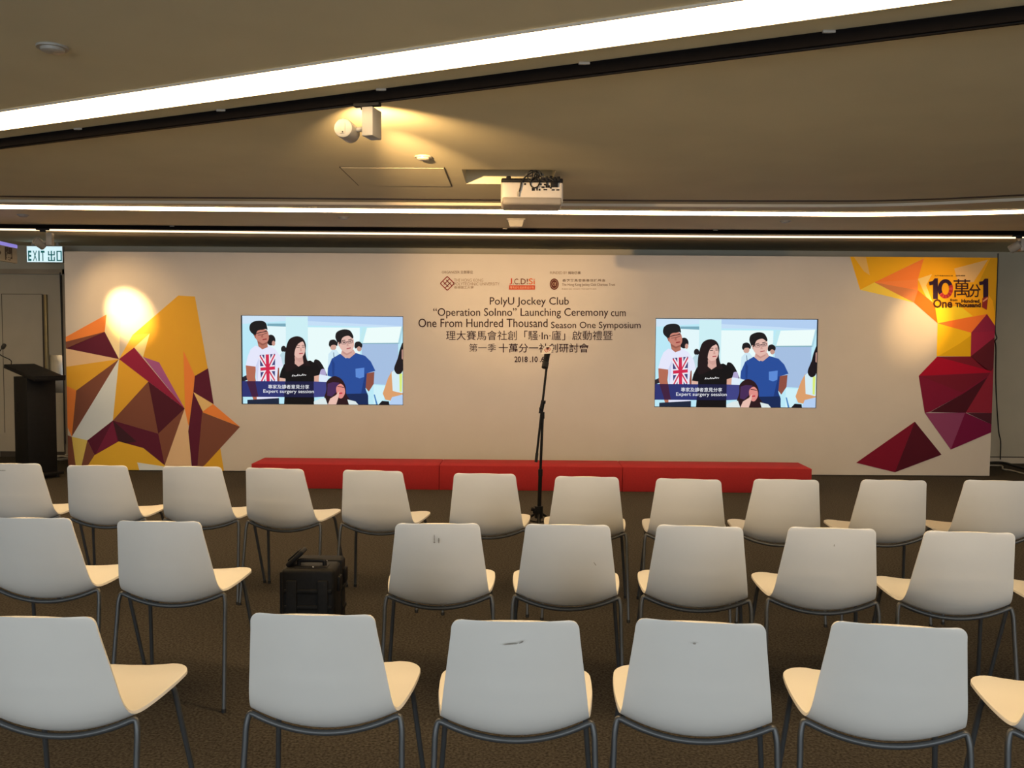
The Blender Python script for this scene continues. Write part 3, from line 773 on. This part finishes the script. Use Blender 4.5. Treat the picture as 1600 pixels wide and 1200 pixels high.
    # caption band, then the seated woman in front
    poly((44, 50, 112), [(88, 672), (690, 672), (690, 806), (88, 806)]); poly((62, 66, 132), [(690, 672), (800, 676), (800, 800), (690, 806)])
    poly((64, 30, 62), [(126, 672), (200, 672), (216, 760), (226, 806), (172, 806), (150, 740)])
    poly((24, 26, 62), [(452, 672), (690, 672), (690, 806), (440, 806)])
    poly((42, 20, 26), [(796, 740), (800, 670), (858, 626), (920, 648), (956, 708), (964, 780), (1002, 866), (786, 866)], True); poly((42, 20, 26), [(790, 780), (960, 780), (1004, 866), (786, 866)])
    poly((70, 42, 86), [(806, 690), (850, 676), (905, 680), (880, 760), (840, 800), (802, 790)])
    poly((224, 142, 134), [(878, 726), (912, 690), (944, 714), (952, 768), (926, 812), (894, 800)], True)
    line((60, 34, 40), [(890, 712), (920, 716), (944, 722)], 6); line((190, 54, 70), [(900, 772), (930, 768)], 12)
    poly((232, 190, 176), [(808, 866), (828, 816), (876, 786), (906, 752), (896, 810), (878, 866)]); 
    poly((220, 232, 232), [(690, 842), (740, 818), (786, 810), (806, 866), (692, 866)]); poly((220, 232, 232), [(972, 822), (1040, 838), (1064, 866), (985, 866)])
    lay[0] += 2
    for (s_, x0, x1, y0, y1, bo) in (('專家及讀者意見分享', 308, 652, 700, 736, .004), ('Expert surgery session', 268, 692, 742, 780, .002)):
        text_fit(mb, s_, x0, x1, y0, y1, tr, 'screen_picture', srgb(238, 240, 246), bo)
    return mb
for (x0, x1, a0, a1), lab in zip(SCR, ('wall screen nearer the lectern, showing standing people in an event video', 'wall screen farther from the lectern, showing the same event video of people')):
    t = thing('television', lab, 'screen', (x0, BY+.035, a0), 0, 'screens set in the backdrop')
    w, h = x1-x0, a1-a0
    MB().box(.001, w-.001, .001, .06, .001, h-.001, 'black_plastic').build('casing', t)
    s_ = screen_picture(w-.004, h-.004).build('screen', t, (.002, 0, .002))
    e = MB()
    e.box(.0, .006, -.024, 0, 0, h, 'black_plastic').box(w-.006, w, -.024, 0, 0, h, 'black_plastic').box(.006, w-.006, -.024, 0, 0, .004, 'black_plastic').box(.006, w-.006, -.024, 0, h-.006, h, 'black_plastic')
    e.build('bezel', t)

# ================================================================== RED STAGE BLOCKS
FL = Vector((-2.60, 8.86)); FR = Vector((2.972, 8.765))
u = (FR-FL).normalized(); ang = math.atan2(u.y, u.x); tot = (FR-FL).length
cuts = [0, .3375, .6645, 1.0]
for i, lab in enumerate(('red cloth covered step block at the lectern end of the row', 'red cloth covered step block in the middle of the row, behind the microphone stand', 'red cloth covered step block at the row end away from lectern')):
    s0, s1 = cuts[i]*tot, cuts[i+1]*tot
    o = FL+u*s0
    t = MB().box(.002, s1-s0-.002, 0, .45, 0, .245, 'red_cloth', .004).build('stage_block', None, (o.x, o.y, 0))
    t.rotation_euler = (0, 0, ang); tag(t, lab, 'stage block', 'red stage blocks along the backdrop')

# ================================================================== CHAIRS
EDGE = catmull([(0, .272, .462), (0, .235, .470), (0, .16, .474), (0, .06, .474), (0, -.04, .472), (0, -.100, .473), (0, -.143, .482), (0, -.174, .506), (0, -.197, .548), (0, -.222, .630), (0, -.249, .715), (0, -.274, .800)], 4)
cum = [0]
for i in range(1, len(EDGE)): cum.append(cum[-1]+(EDGE[i]-EDGE[i-1]).length)
STOT = cum[-1]
def edge_at(s):
    s = max(0, min(STOT, s))
    for i in range(1, len(cum)):
        if s <= cum[i]:
            t = (s-cum[i-1])/(cum[i]-cum[i-1]); p = EDGE[i-1].lerp(EDGE[i], t); tg = (EDGE[i]-EDGE[i-1]).normalized()
            return p, tg
    return EDGE[-1], (EDGE[-1]-EDGE[-2]).normalized()
def lerpt(tab, s):
    if s <= tab[0][0]: return tab[0][1]
    for (a, x), (b, y) in zip(tab, tab[1:]):
        if s <= b:
            t = (s-a)/(b-a); t = t*t*(3-2*t) if False else t
            return x+(y-x)*t
    return tab[-1][1]
S_BEND = next(cum[i] for i in range(len(EDGE)) if EDGE[i].y < -.155)
WID = [(0, .224), (.06, .231), (.13, .2345), (.20, .234), (.30, .2255), (.40, .211), (S_BEND+.02, .2035), (S_BEND+.06, .2000), (STOT, .165)]
WSM = [(k*STOT/40, sum(lerpt(WID, max(0, min(STOT, k*STOT/40+d*.02))) for d in range(-3, 4))/7) for k in range(41)]
DZ = [(0, -.012), (.12, -.012), (.26, -.020), (.34, -.032), (S_BEND-.03, -.050), (S_BEND+.03, -.036), (S_BEND+.10, -.006), (S_BEND+.15, 0), (STOT, 0)]
DY = [(0, .006), (.12, 0), (.30, 0), (S_BEND-.03, -.010), (S_BEND+.05, -.026), (S_BEND+.12, -.032), (STOT, -.018)]
def shell_pt(uu, s):
    w = lerpt(WSM, s)
    rf, rb = .115, .026
    if s < rf: w -= rf-math.sqrt(max(0, rf*rf-(rf-s)**2))
    if s > STOT-rb: w -= rb-math.sqrt(max(0, rb*rb-(s-(STOT-rb))**2))
    p, tg = edge_at(s); k = 1-uu*uu
    return Vector((uu*w, p.y+k*lerpt(DY, s), p.z+k*lerpt(DZ, s)))
def shell_mesh():
    ss = [STOT*0]
    ss = [.115*(1-math.cos(k*PI/2/9)) for k in range(10)]
    ss += [.115+(STOT-.026-.115)*k/34 for k in range(1, 35)]
    ss += [STOT-.026+.026*math.sin(k*PI/2/5) for k in range(1, 6)]
    NU = 18
    us = [math.sin((-1+2*k/NU)*PI/2*.86)/math.sin(PI/2*.86) for k in range(NU+1)]
    vs = []; fs = []
    for s in ss:
        for q in us: vs.append(shell_pt(q, s))
    n = NU+1
    for i in range(len(ss)-1):
        for k in range(NU): fs.append((i*n+k, i*n+k+1, (i+1)*n+k+1, (i+1)*n+k))
    me = bpy.data.meshes.new('shell'); me.from_pydata(vs, [], fs); me.update()
    o = bpy.data.objects.new('shell', me); C.objects.link(o)
    md = o.modifiers.new('s', 'SOLIDIFY'); md.thickness = .0095; md.offset = -1; md.use_even_offset = False
    bv = o.modifiers.new('b', 'BEVEL'); bv.width = .0035; bv.segments = 3; bv.limit_method = 'ANGLE'; bv.angle_limit = math.radians(50)
    dg = bpy.context.evaluated_depsgraph_get(); dg.update()
    ev = bpy.data.meshes.new_from_object(o.evaluated_get(dg))
    bpy.data.objects.remove(o)
    return ev
full = shell_mesh()
for p_ in full.polygons: p_.use_smooth = True
VN = [v.normal.copy() for v in full.vertices]
def split_shell(want_back):
    idx = {}; vs = []; fs = []; nr = []
    for p_ in full.polygons:
        c = p_.center
        back = c.z > .487 or (c.y < -.19 and c.z > .44 and c.z > .455+(c.y+.19)*.3) 
        back = (c.z - .455) > (c.y + .172)*1.0 and c.y < -.1 and (c.z-.40) > -(c.y+.172)*.2
        if back != want_back: continue
        f = []
        for vi in p_.vertices:
            if vi not in idx: idx[vi] = len(vs); vs.append(full.vertices[vi].co.copy()); nr.append(VN[vi])
            f.append(idx[vi])
        fs.append(f)
    me = bpy.data.meshes.new('backrest' if want_back else 'seat'); me.from_pydata(vs, [], fs)
    for p_ in me.polygons: p_.use_smooth = True
    me.materials.append(MATS['chair_plastic']); me.update()
    me.normals_split_custom_set_from_vertices(nr)
    return me
def tubefoot(foot, pts):
    d_ = (Vector(pts[0])-Vector(foot)).normalized()
    return foot
def make_chair():
    t = thing('chair', 'x', 'chair')
    for nm, w in (('seat', False), ('backrest', True)):
        o = bpy.data.objects.new(nm, split_shell(w)); C.objects.link(o); o.parent = t
    def under(x, s, drop):
        w = lerpt(WSM, s); q = max(-1, min(1, x/w)); p0 = shell_pt(q, s); _, tg = edge_at(s)
        nrm = Vector((0, tg.z, -tg.y))      # towards the underside / back of the shell
        if nrm.z > 0 and nrm.y > 0: nrm = -nrm
        return Vector((x, p0.y, p0.z)) + Vector((0, -abs(tg.z), -abs(tg.y)))*drop
    sr = S_BEND-.022
    sf = .15
    for nm, s, fx, fy, hx in (('rear', sr, .234, -.218, .196), ('front', sf, .248, .230, .186)):
        bar = [under(x, s, .0138) for x in (-hx, -hx*.8, -hx*.55, -hx*.28, 0, hx*.28, hx*.55, hx*.8, hx)]
        MB().tube(catmull(bar, 3), .0088, 'chair_tube', 10).build(nm+'_crossbar', t)
        for sg in (-1, 1):
            e = under(sg*hx, s, .0138); e2 = under(sg*hx*.8, s, .0138); dirn = (e-e2).normalized()
            foot = Vector((sg*fx, fy, .012)); knee = Vector((sg*(hx+.026), e.y+(fy-e.y)*.08, e.z-.030))
            pts = [e-dirn*.004, e+dirn*.010, e+dirn*.021+Vector((0, 0, -.006)), knee, knee.lerp(foot, .12), knee.lerp(foot, .5), foot]
            lg = MB().tube(catmull(pts[:5], 5)+[pts[5], pts[6]], .0086, 'chair_tube', 10).build('leg', t)
            MB().cyl(foot+Vector((0, 0, -.012)), foot+Vector((0, 0, .004)), .0098, 'rubber', 12).build('foot_glide', lg)
    return t
CHAIRS = {
 'r3': [(-1.255, 2.591, -.033), (-.522, 2.625, -.032), (.016, 2.584, -.012), (.537, 2.584, -.133), (1.063, 2.564, -.172), (1.62, 2.50, -.21)],
 'r2': [(-1.946, 3.837, .002), (-1.399, 3.789, -.014), (-.299, 3.782, .026), (.238, 3.778, -.048), (.781, 3.768, -.124), (1.29, 3.747, -.096), (1.808, 3.691, -.112), (2.36, 3.66, -.11)],
 'r1': [(-2.873, 5.309, .079), (-2.338, 5.262, .017), (-1.784, 5.248, -.037), (-1.281, 5.196, -.135), (-.732, 5.140, -.112), (-.128, 5.061, -.06), (.417, 4.98, -.057), (.967, 4.922, -.133), (1.469, 4.931, -.081), (2.032, 4.936, -.063), (2.595, 4.942, -.107)]}
ORD = ['first', 'second', 'third', 'fourth', 'fifth', 'sixth', 'seventh', 'eighth', 'ninth', 'tenth', 'eleventh']
ROWTXT = {'r1': 'white chair in front row facing red step blocks, %s from lectern side',
          'r2': 'white chair in the middle row, %s from the lectern side',
          'r3': 'white chair in back row of three, %s from the lectern side'}
SPECIAL = {('r2', 1): 'white shell chair in the middle row, standing between the row end and the black case',
           ('r2', 2): 'white shell chair in the middle row with a tan scuff high on its back',
           ('r3', 2): 'white shell chair in the back row with a thin dark scuff under its top edge',
           ('r3', 3): 'white shell chair in the back row with one tiny dark smudge near its top edge',
           ('r3', 1): 'white shell chair in the back row directly behind the black wheeled case'}
SCUFF = {('r2', 2): [(.006, .735, .003, .012, 0), (-.012, .742, .002, .020, 0), (-.012, .728, .004, .002, 0)],
         ('r3', 2): [(-.012, .742, .022, .0016, .12), (.016, .748, .007, .0022, .5)],
         ('r3', 3): [(-.016, .746, .0045, .0025, 0)],
         ('r2', 3): [(.11, .640, .0016, .010, .6)],
         ('r2', 5): [(.005, .735, .0016, .005, 0)],
         ('r1', 0): [(-.03, .765, .02, .002, 0)]}
def back_point(x, z):
    lo, hi = S_BEND, STOT
    for _ in range(40):
        m2 = (lo+hi)/2; w = lerpt(WSM, m2)
        if shell_pt(max(-1, min(1, x/w)), m2).z < z: lo = m2
        else: hi = m2
    return shell_pt(x/lerpt(WSM, lo), lo) + Vector((0, -.0102, -.0026))
proto = make_chair(); used = False
for row, lst in CHAIRS.items():
    for i, (x, y, a) in enumerate(lst):
        c = proto if not used else dup(proto); used = True
        c.location = (x, y, 0); c.rotation_euler = (0, 0, a)
        c['label'] = SPECIAL.get((row, i), ROWTXT[row] % ORD[i]); c['category'] = 'chair'; c['group'] = 'white shell chairs in three rows'
        if (row, i) in SCUFF:
            m_ = MB()
            for (sx, sz, hw, hh, tl) in SCUFF[(row, i)]:
                P = []
                for k in range(8):
                    an = k*PI/4; dx, dz = hw*math.cos(an), hh*math.sin(an)
                    P.append(back_point(sx+dx*math.cos(tl)-dz*math.sin(tl), sz+dx*math.sin(tl)+dz*math.cos(tl)))
                m_.add(P, [tuple(range(8))], 'chair_scuff')
            k_ = m_.build('scuff_mark', c); k_['label'] = 'small dark scuff on the chair back'

# ================================================================== BLACK CASE
cs = thing('equipment_case', 'black hard plastic wheeled case standing upright between middle row chairs', 'case', (-.945, 4.24, 0))
b = MB().box(-.125, .125, -.14, .03, .03, .452, 'black_case', .022, 4)
for z in (.14, .26, .335): b.box(-.112, .112, -.146, -.13, z, z+.022, 'black_case', .005)
for x in (-.10, .045): b.box(x, x+.05, -.150, -.13, .06, .40, 'black_case', .006)
b.build('body', cs)
b = MB().box(-.125, .125, .034, .145, .03, .452, 'black_case', .022, 4)
for z in (.10, .20, .30): b.box(.118, .131, .05, .13, z, z+.02, 'black_case', .004)
b.build('lid', cs)
MB().box(-.128, .128, .024, .040, .035, .455, 'black_plastic', .006).build('rim_seal', cs)
b = MB()
b.tube(catmull([(-.055, -.075, .45), (-.055, -.075, .468), (-.045, -.075, .478), (.055, -.075, .478), (.065, -.075, .468), (.065, -.075, .45)], 4), .010, 'black_plastic', 10)
b.box(-.07, .085, -.115, -.04, .448, .456, 'black_plastic', .004)
b.build('carry_handle', cs)
b = MB()
for (x, y) in ((.02, -.115), (.06, .0)): b.lathe([(0, .456), (.004, .456), (.003, .4595), (0, .460)], 'chrome', 12, Matrix.Translation((x, y, 0)))
b.build('screw', cs)
X = Matrix.Translation((-.095, -.055, .452)) @ Matrix.Rotation(-.75, 4, 'Y')
lt = MB().box(-.008, .095, -.05, .04, 0, .022, 'black_plastic', .008, 3, X).box(.01, .08, -.035, .025, .02, .030, 'black_plastic', .004, 2, X).build('latch', cs)
MB().box(-.11, -.085, -.06, .04, .445, .462, 'black_metal', .004).build('hinge', lt)
for yy in (-.05, .10):
    MB().box(.122, .138, yy-.03, yy+.03, .33, .40, 'black_plastic', .005).build('latch', cs)
MB().box(-.14, -.122, -.11, .09, .04, .43, 'black_plastic', .006).build('trolley_handle', cs)
for x in (-.09, .09): MB().cyl((x-.018, .11, .032), (x+.018, .11, .032), .032, 'rubber', 20).build('wheel', cs)
for x in (-.09, .09): MB().box(x-.02, x+.02, -.12, -.08, 0, .04, 'rubber', .004).build('foot', cs)

# ================================================================== MICROPHONE STAND
SY = 6.7
base = at_y(841.5, 835, SY); sx0 = base.x
ms = thing('microphone_stand', 'black tripod microphone stand with boom in front of red step blocks', 'microphone stand', (sx0, SY, 0))
def loc_(x, y, dy=0.0): q = at_y(x, y, SY+dy); return Vector((q.x-sx0, dy, q.z))
hub = Vector((0, 0, .20)); top = loc_(848, 648)
MB().tube([(0, 0, .12), hub.lerp(top, .45)], .0150, 'black_metal', 14).tube([hub.lerp(top, .42), top], .0105, 'black_metal', 14).build('pole', ms)
MB().cyl(hub.lerp(top, .42)-Vector((0, 0, .03)), hub.lerp(top, .42)+Vector((0, 0, .02)), .017, 'black_plastic', 16).build('height_clutch', ms)
h = MB().cyl((0, 0, .165), (0, 0, .255), .032, 'black_plastic', 18)
h.box(-.045, -.02, -.02, .02, .20, .24, 'black_plastic', .004).cyl((-.04, -.02, .235), (-.06, -.02, .235), .014, 'black_plastic', 12)
h.build('tripod_hub', ms)
for k in range(3):
    a = 2*PI*k/3+.5; e = Vector((.30*math.cos(a), .30*math.sin(a), .012))
    lg = MB().tube([(.02*math.cos(a), .02*math.sin(a), .20), e], .009, 'black_metal', 10).tube([(0.02*math.cos(a), .02*math.sin(a), .13), Vector((.12*math.cos(a), .12*math.sin(a), .138))], .006, 'black_metal', 8).build('leg', ms)
    MB().tube([e.lerp(Vector((0, 0, .2)), .06), e*1.02+Vector((0, 0, 0))], .012, 'rubber', 10).build('rubber_foot', lg)
b0 = loc_(837.5, 722, -.02); b1 = loc_(854.5, 570, .05); ctr = loc_(846.5, 640, -.01)
bo = MB().tube([b0, ctr, b1], .0088, 'black_metal', 12).build('boom_arm', ms)
MB().tube([b0, b0.lerp(ctr, .17)], .0115, 'rubber', 12).build('counterweight', bo)
cl = MB().tube([loc_(844.8, 646, -.012), loc_(848.8, 626, -.002)], .016, 'black_plastic', 14)
cl.cyl(loc_(848, 628, -.03), loc_(852.5, 628.5, -.03), .012, 'black_plastic', 12).cyl(loc_(842.5, 639, -.03), loc_(846, 639, -.03), .012, 'black_plastic', 12)
cl.tube([top-Vector((0, 0, .03)), top+Vector((0, 0, .02))], .014, 'black_plastic', 12).build('boom_clutch', ms)
m0 = loc_(851.5, 573, .02); m1 = loc_(856.5, 545, .09)
dm = (m1-m0).normalized()
mc = MB().tube([m0, m0.lerp(m1, .08), m0.lerp(m1, .6), m0.lerp(m1, .75), m0.lerp(m1, .80), m1], [.020, .022, .022, .024, .027, .027], 'black_plastic', 18)
mic = mc.build('microphone', ms)
MB().tube([m0.lerp(m1, -.06), m0.lerp(m1, .22)], .0245, 'rubber', 16).build('microphone_clip', ms)
fc = loc_(855, 546.6, .06)
fb = MB()
q = [loc_(845.5, 552.5, .04), loc_(860.5, 551.5, .03), loc_(865, 541.5, .07), loc_(851, 540.8, .08)]
dn = Vector((0, 0, -.004))
fb.add(q+[p_+dn for p_ in q], [(0, 1, 2, 3), (7, 6, 5, 4), (0, 4, 5, 1), (1, 5, 6, 2), (2, 6, 7, 3), (3, 7, 4, 0)], 'card_paper')
flag = fb.build('microphone_flag', mic); flag['label'] = 'tilted cream card with a red emblem on top of the microphone'
fm = MB()
def onf(x, y):   # 0..1 on the card
    a = q[0].lerp(q[1], x); c2 = q[3].lerp(q[2], x); p_ = a.lerp(c2, y); nn = (q[1]-q[0]).cross(q[3]-q[0]).normalized()
    if nn.y > 0: nn = -nn
    return p_+nn*.0012
def fst(a, b2, w):
    a, b2 = Vector(a), Vector(b2); t2 = (b2-a).normalized(); k2 = Vector((-t2.y, t2.x))*w/2
    fm.add([onf(*(a+k2)), onf(*(b2+k2)), onf(*(b2-k2)), onf(*(a-k2))], [(0, 1, 2, 3)], 'card_red')
dia = [(.5, .88), (.88, .5), (.5, .12), (.12, .5)]
for i in range(4): fst(dia[i], dia[(i+1) % 4], .045)
for s_ in (.33, .67):
    fst(Vector(dia[0]).lerp(Vector(dia[1]), s_), Vector(dia[3]).lerp(Vector(dia[2]), s_), .035)
    fst(Vector(dia[0]).lerp(Vector(dia[3]), s_), Vector(dia[1]).lerp(Vector(dia[2]), s_), .035)
fm.build('emblem', mic)

# ================================================================== LECTERN
lx, ly, lrot = -5.045, 9.42, math.radians(-35.6)
lc = thing('lectern', 'black wooden lectern with sloping top standing before the exit door', 'lectern', (lx, ly, 0), lrot)
MB().box(-.14, .14, -.15, .15, .05, 1.075, 'black_laminate', .004).build('column', lc)
MB().box(-.20, .20, -.19, .19, .035, .065, 'black_laminate', .006).build('base', lc)
for (x, y) in ((-.15, -.14), (-.15, .14), (.15, -.14), (.15, .14)):
    MB().cyl((x, y-.012, .02), (x, y+.012, .02), .02, 'rubber', 14).build('caster', lc)
X = Matrix.Translation((.0, 0, 1.118)) @ Matrix.Rotation(math.radians(10.5), 4, 'Y')
MB().box(-.33, .33, -.16, .16, -.02, .022, 'black_laminate', .004, 2, X).box(.315, .33, -.16, .16, .02, .035, 'black_laminate', .003, 2, X).build('sloping_top', lc)
MB().box(-.13, -.05, -.1535, -.150, .70, .80, 'black_plastic', .002).build('side_panel', lc)
Ml = Matrix.Translation((lx, ly, 0)) @ Matrix.Rotation(lrot, 4, 'Z'); Mi = Ml.inverted()
mt = Mi @ at_y(5.5, 541.5, 9.45); g0 = X @ Vector((-.30, -.10, .02)); ml = Mi @ at_y(-1, 553, 9.45)
gn = MB().tube(catmull([g0, g0+Vector((-.01, 0, .05)), ml, mt], 6), .005, 'black_metal', 8).build('gooseneck', lc)
dd = (mt-ml).normalized()
MB().tube([mt-dd*.03, mt-dd*.01, mt+dd*.02, mt+dd*.032], [.012, .022, .022, .012], 'rubber', 14).build('microphone_head', gn)

# ================================================================== SIGNS
ex = thing('exit_sign', 'lit white exit sign with green letters above the door', 'exit sign', (-5.525, 10.6, 0))
zt, zb_ = 2.558, 2.362
MB().box(-.215, .215, 0, .045, zb_, zt, 'white_fixture', .004).box(-.16, -.13, .01, .035, zt-.002, ZC, 'white_fixture').box(.13, .16, .01, .035, zt-.002, ZC, 'white_fixture').build('housing', ex)
MB().box(-.208, .208, -.003, 0, zb_+.006, zt-.006, 'exit_face').build('face', ex)
m_ = MB(); ep = lambda x, y: (x, -.0045, -y)
zlo, zhi = zb_+.018, zb_+.140
text_fit(m_, 'E', -.194, -.154, -zhi, -zlo, ep, 'exit_green', None, .03)
text_fit(m_, 'X', -.137, -.088, -zhi, -zlo, ep, 'exit_green', None, .012)
text_fit(m_, 'I', -.073, -.057, -zhi, -zlo, ep, 'exit_green', None, .006)
text_fit(m_, 'T', -.043, .002, -zhi, -zlo, ep, 'exit_green', None, .03)
def bar(x0, x1, z0_, z1_): m_.box(x0, x1, -.0052, -.004, zlo+z0_*(zhi-zlo), zlo+z1_*(zhi-zlo), 'exit_green')
for (a, b2, c2, d2) in ((.075, .089, 0, 1), (.042, .054, .62, .97), (.110, .122, .62, .97), (.042, .122, .55, .66), (.042, .054, .0, .40), (.110, .122, .0, .40), (.042, .122, 0, .11),
                        (.142, .156, 0, 1), (.190, .204, 0, 1), (.142, .204, .88, 1), (.142, .204, .0, .12)): bar(a, b2, c2, d2)
m_.build('lettering', ex)

sd = Vector((-.112, 1, 0)).normalized(); srot = math.atan2(sd.y, sd.x)
sg_ = thing('direction_sign', 'hanging direction sign with arrow and violet lit top edge by the ceiling corner', 'direction sign', (-4.69, 8.5, 0), srot)
MB().box(-1.1, 0, 0, .03, 2.19, 2.335, 'sign_grey', .003).box(-.62, -.60, .005, .025, 2.36, ZC, 'black_metal').box(-.98, -.96, .005, .025, 2.36, ZC, 'black_metal').build('panel', sg_)
MB().box(-1.1, 0, -.004, .034, 2.332, 2.365, 'sign_lit', .002).build('lit_edge', sg_)
m_ = MB(); sp = lambda x, y: (x, -.0015, -y)
text_fit(m_, '閣', -.26, -.11, -2.325, -2.205, sp, 'black_plastic', None, .03)
for pts in (((-.62, 2.272), (-.36, 2.272), (-.36, 2.252), (-.62, 2.252)), ((-.44, 2.325), (-.41, 2.325), (-.335, 2.262), (-.41, 2.200), (-.44, 2.200), (-.375, 2.262))):
    m_.add([(a, -.0015, z) for a, z in pts], [tuple(range(len(pts)))], 'black_plastic')
m_.build('lettering', sg_)

# ================================================================== CABLES
def cable(name, pts, r, m, label, n=6):
    return tag(MB().tube(catmull(pts, n), r, m, 8).build(name), label, 'cable', 'loose cables beside the backdrop')
def wp(x, y, Y): return tuple(at_y(x, y, Y))
cable('hanging_cable', [(-5.515, 10.93, 2.27), (-5.508, 10.93, 1.6), (-5.500, 10.93, .9), (-5.492, 10.93, .17)], .006, 'cable_black', 'thin dark cord hanging down past the steel plate on the door')
cable('hanging_cable', [wp(1559.5, 396, 10.3), wp(1557, 470, 10.3), wp(1555, 515, 10.28), wp(1557.5, 528, 10.25), wp(1554.5, 533, 10.28), wp(1556, 545, 10.35), wp(1556, 600, 10.6), wp(1560, 670, 10.8), wp(1563.5, 690, 10.9), wp(1563, 718, 10.93)], .007, 'cable_black', 'thin cable hanging down behind the crimson end of the backdrop')
fz = lambda x, y, z=.012: tuple(at_z(x, y, z))
cable('floor_cable', [fz(1540, 724), fz(1556, 722.6), fz(1572, 724), fz(1586, 728), fz(1612, 735)], .016, 'cable_black', 'thick black cable arcing over the floor at the bare wall')
cable('floor_cable', [fz(1545, 727), fz(1565, 728), fz(1567, 733), fz(1580, 735), fz(1615, 744)], .009, 'cable_grey', 'grey cable on the floor in front of the thick black cable')
hx = at_z(96, 723, .01)
pts = [(hx.x+.10*math.cos(a*1.1)+.004*a, hx.y+.05*math.sin(a*1.1)+.03*math.sin(a*.4), .02+.006*a+.02*abs(math.sin(a*1.7))) for a in range(14)]
cable('coiled_cable', pts, .011, 'cable_grey', 'pale cable bundled in a coil on the floor behind the lectern')
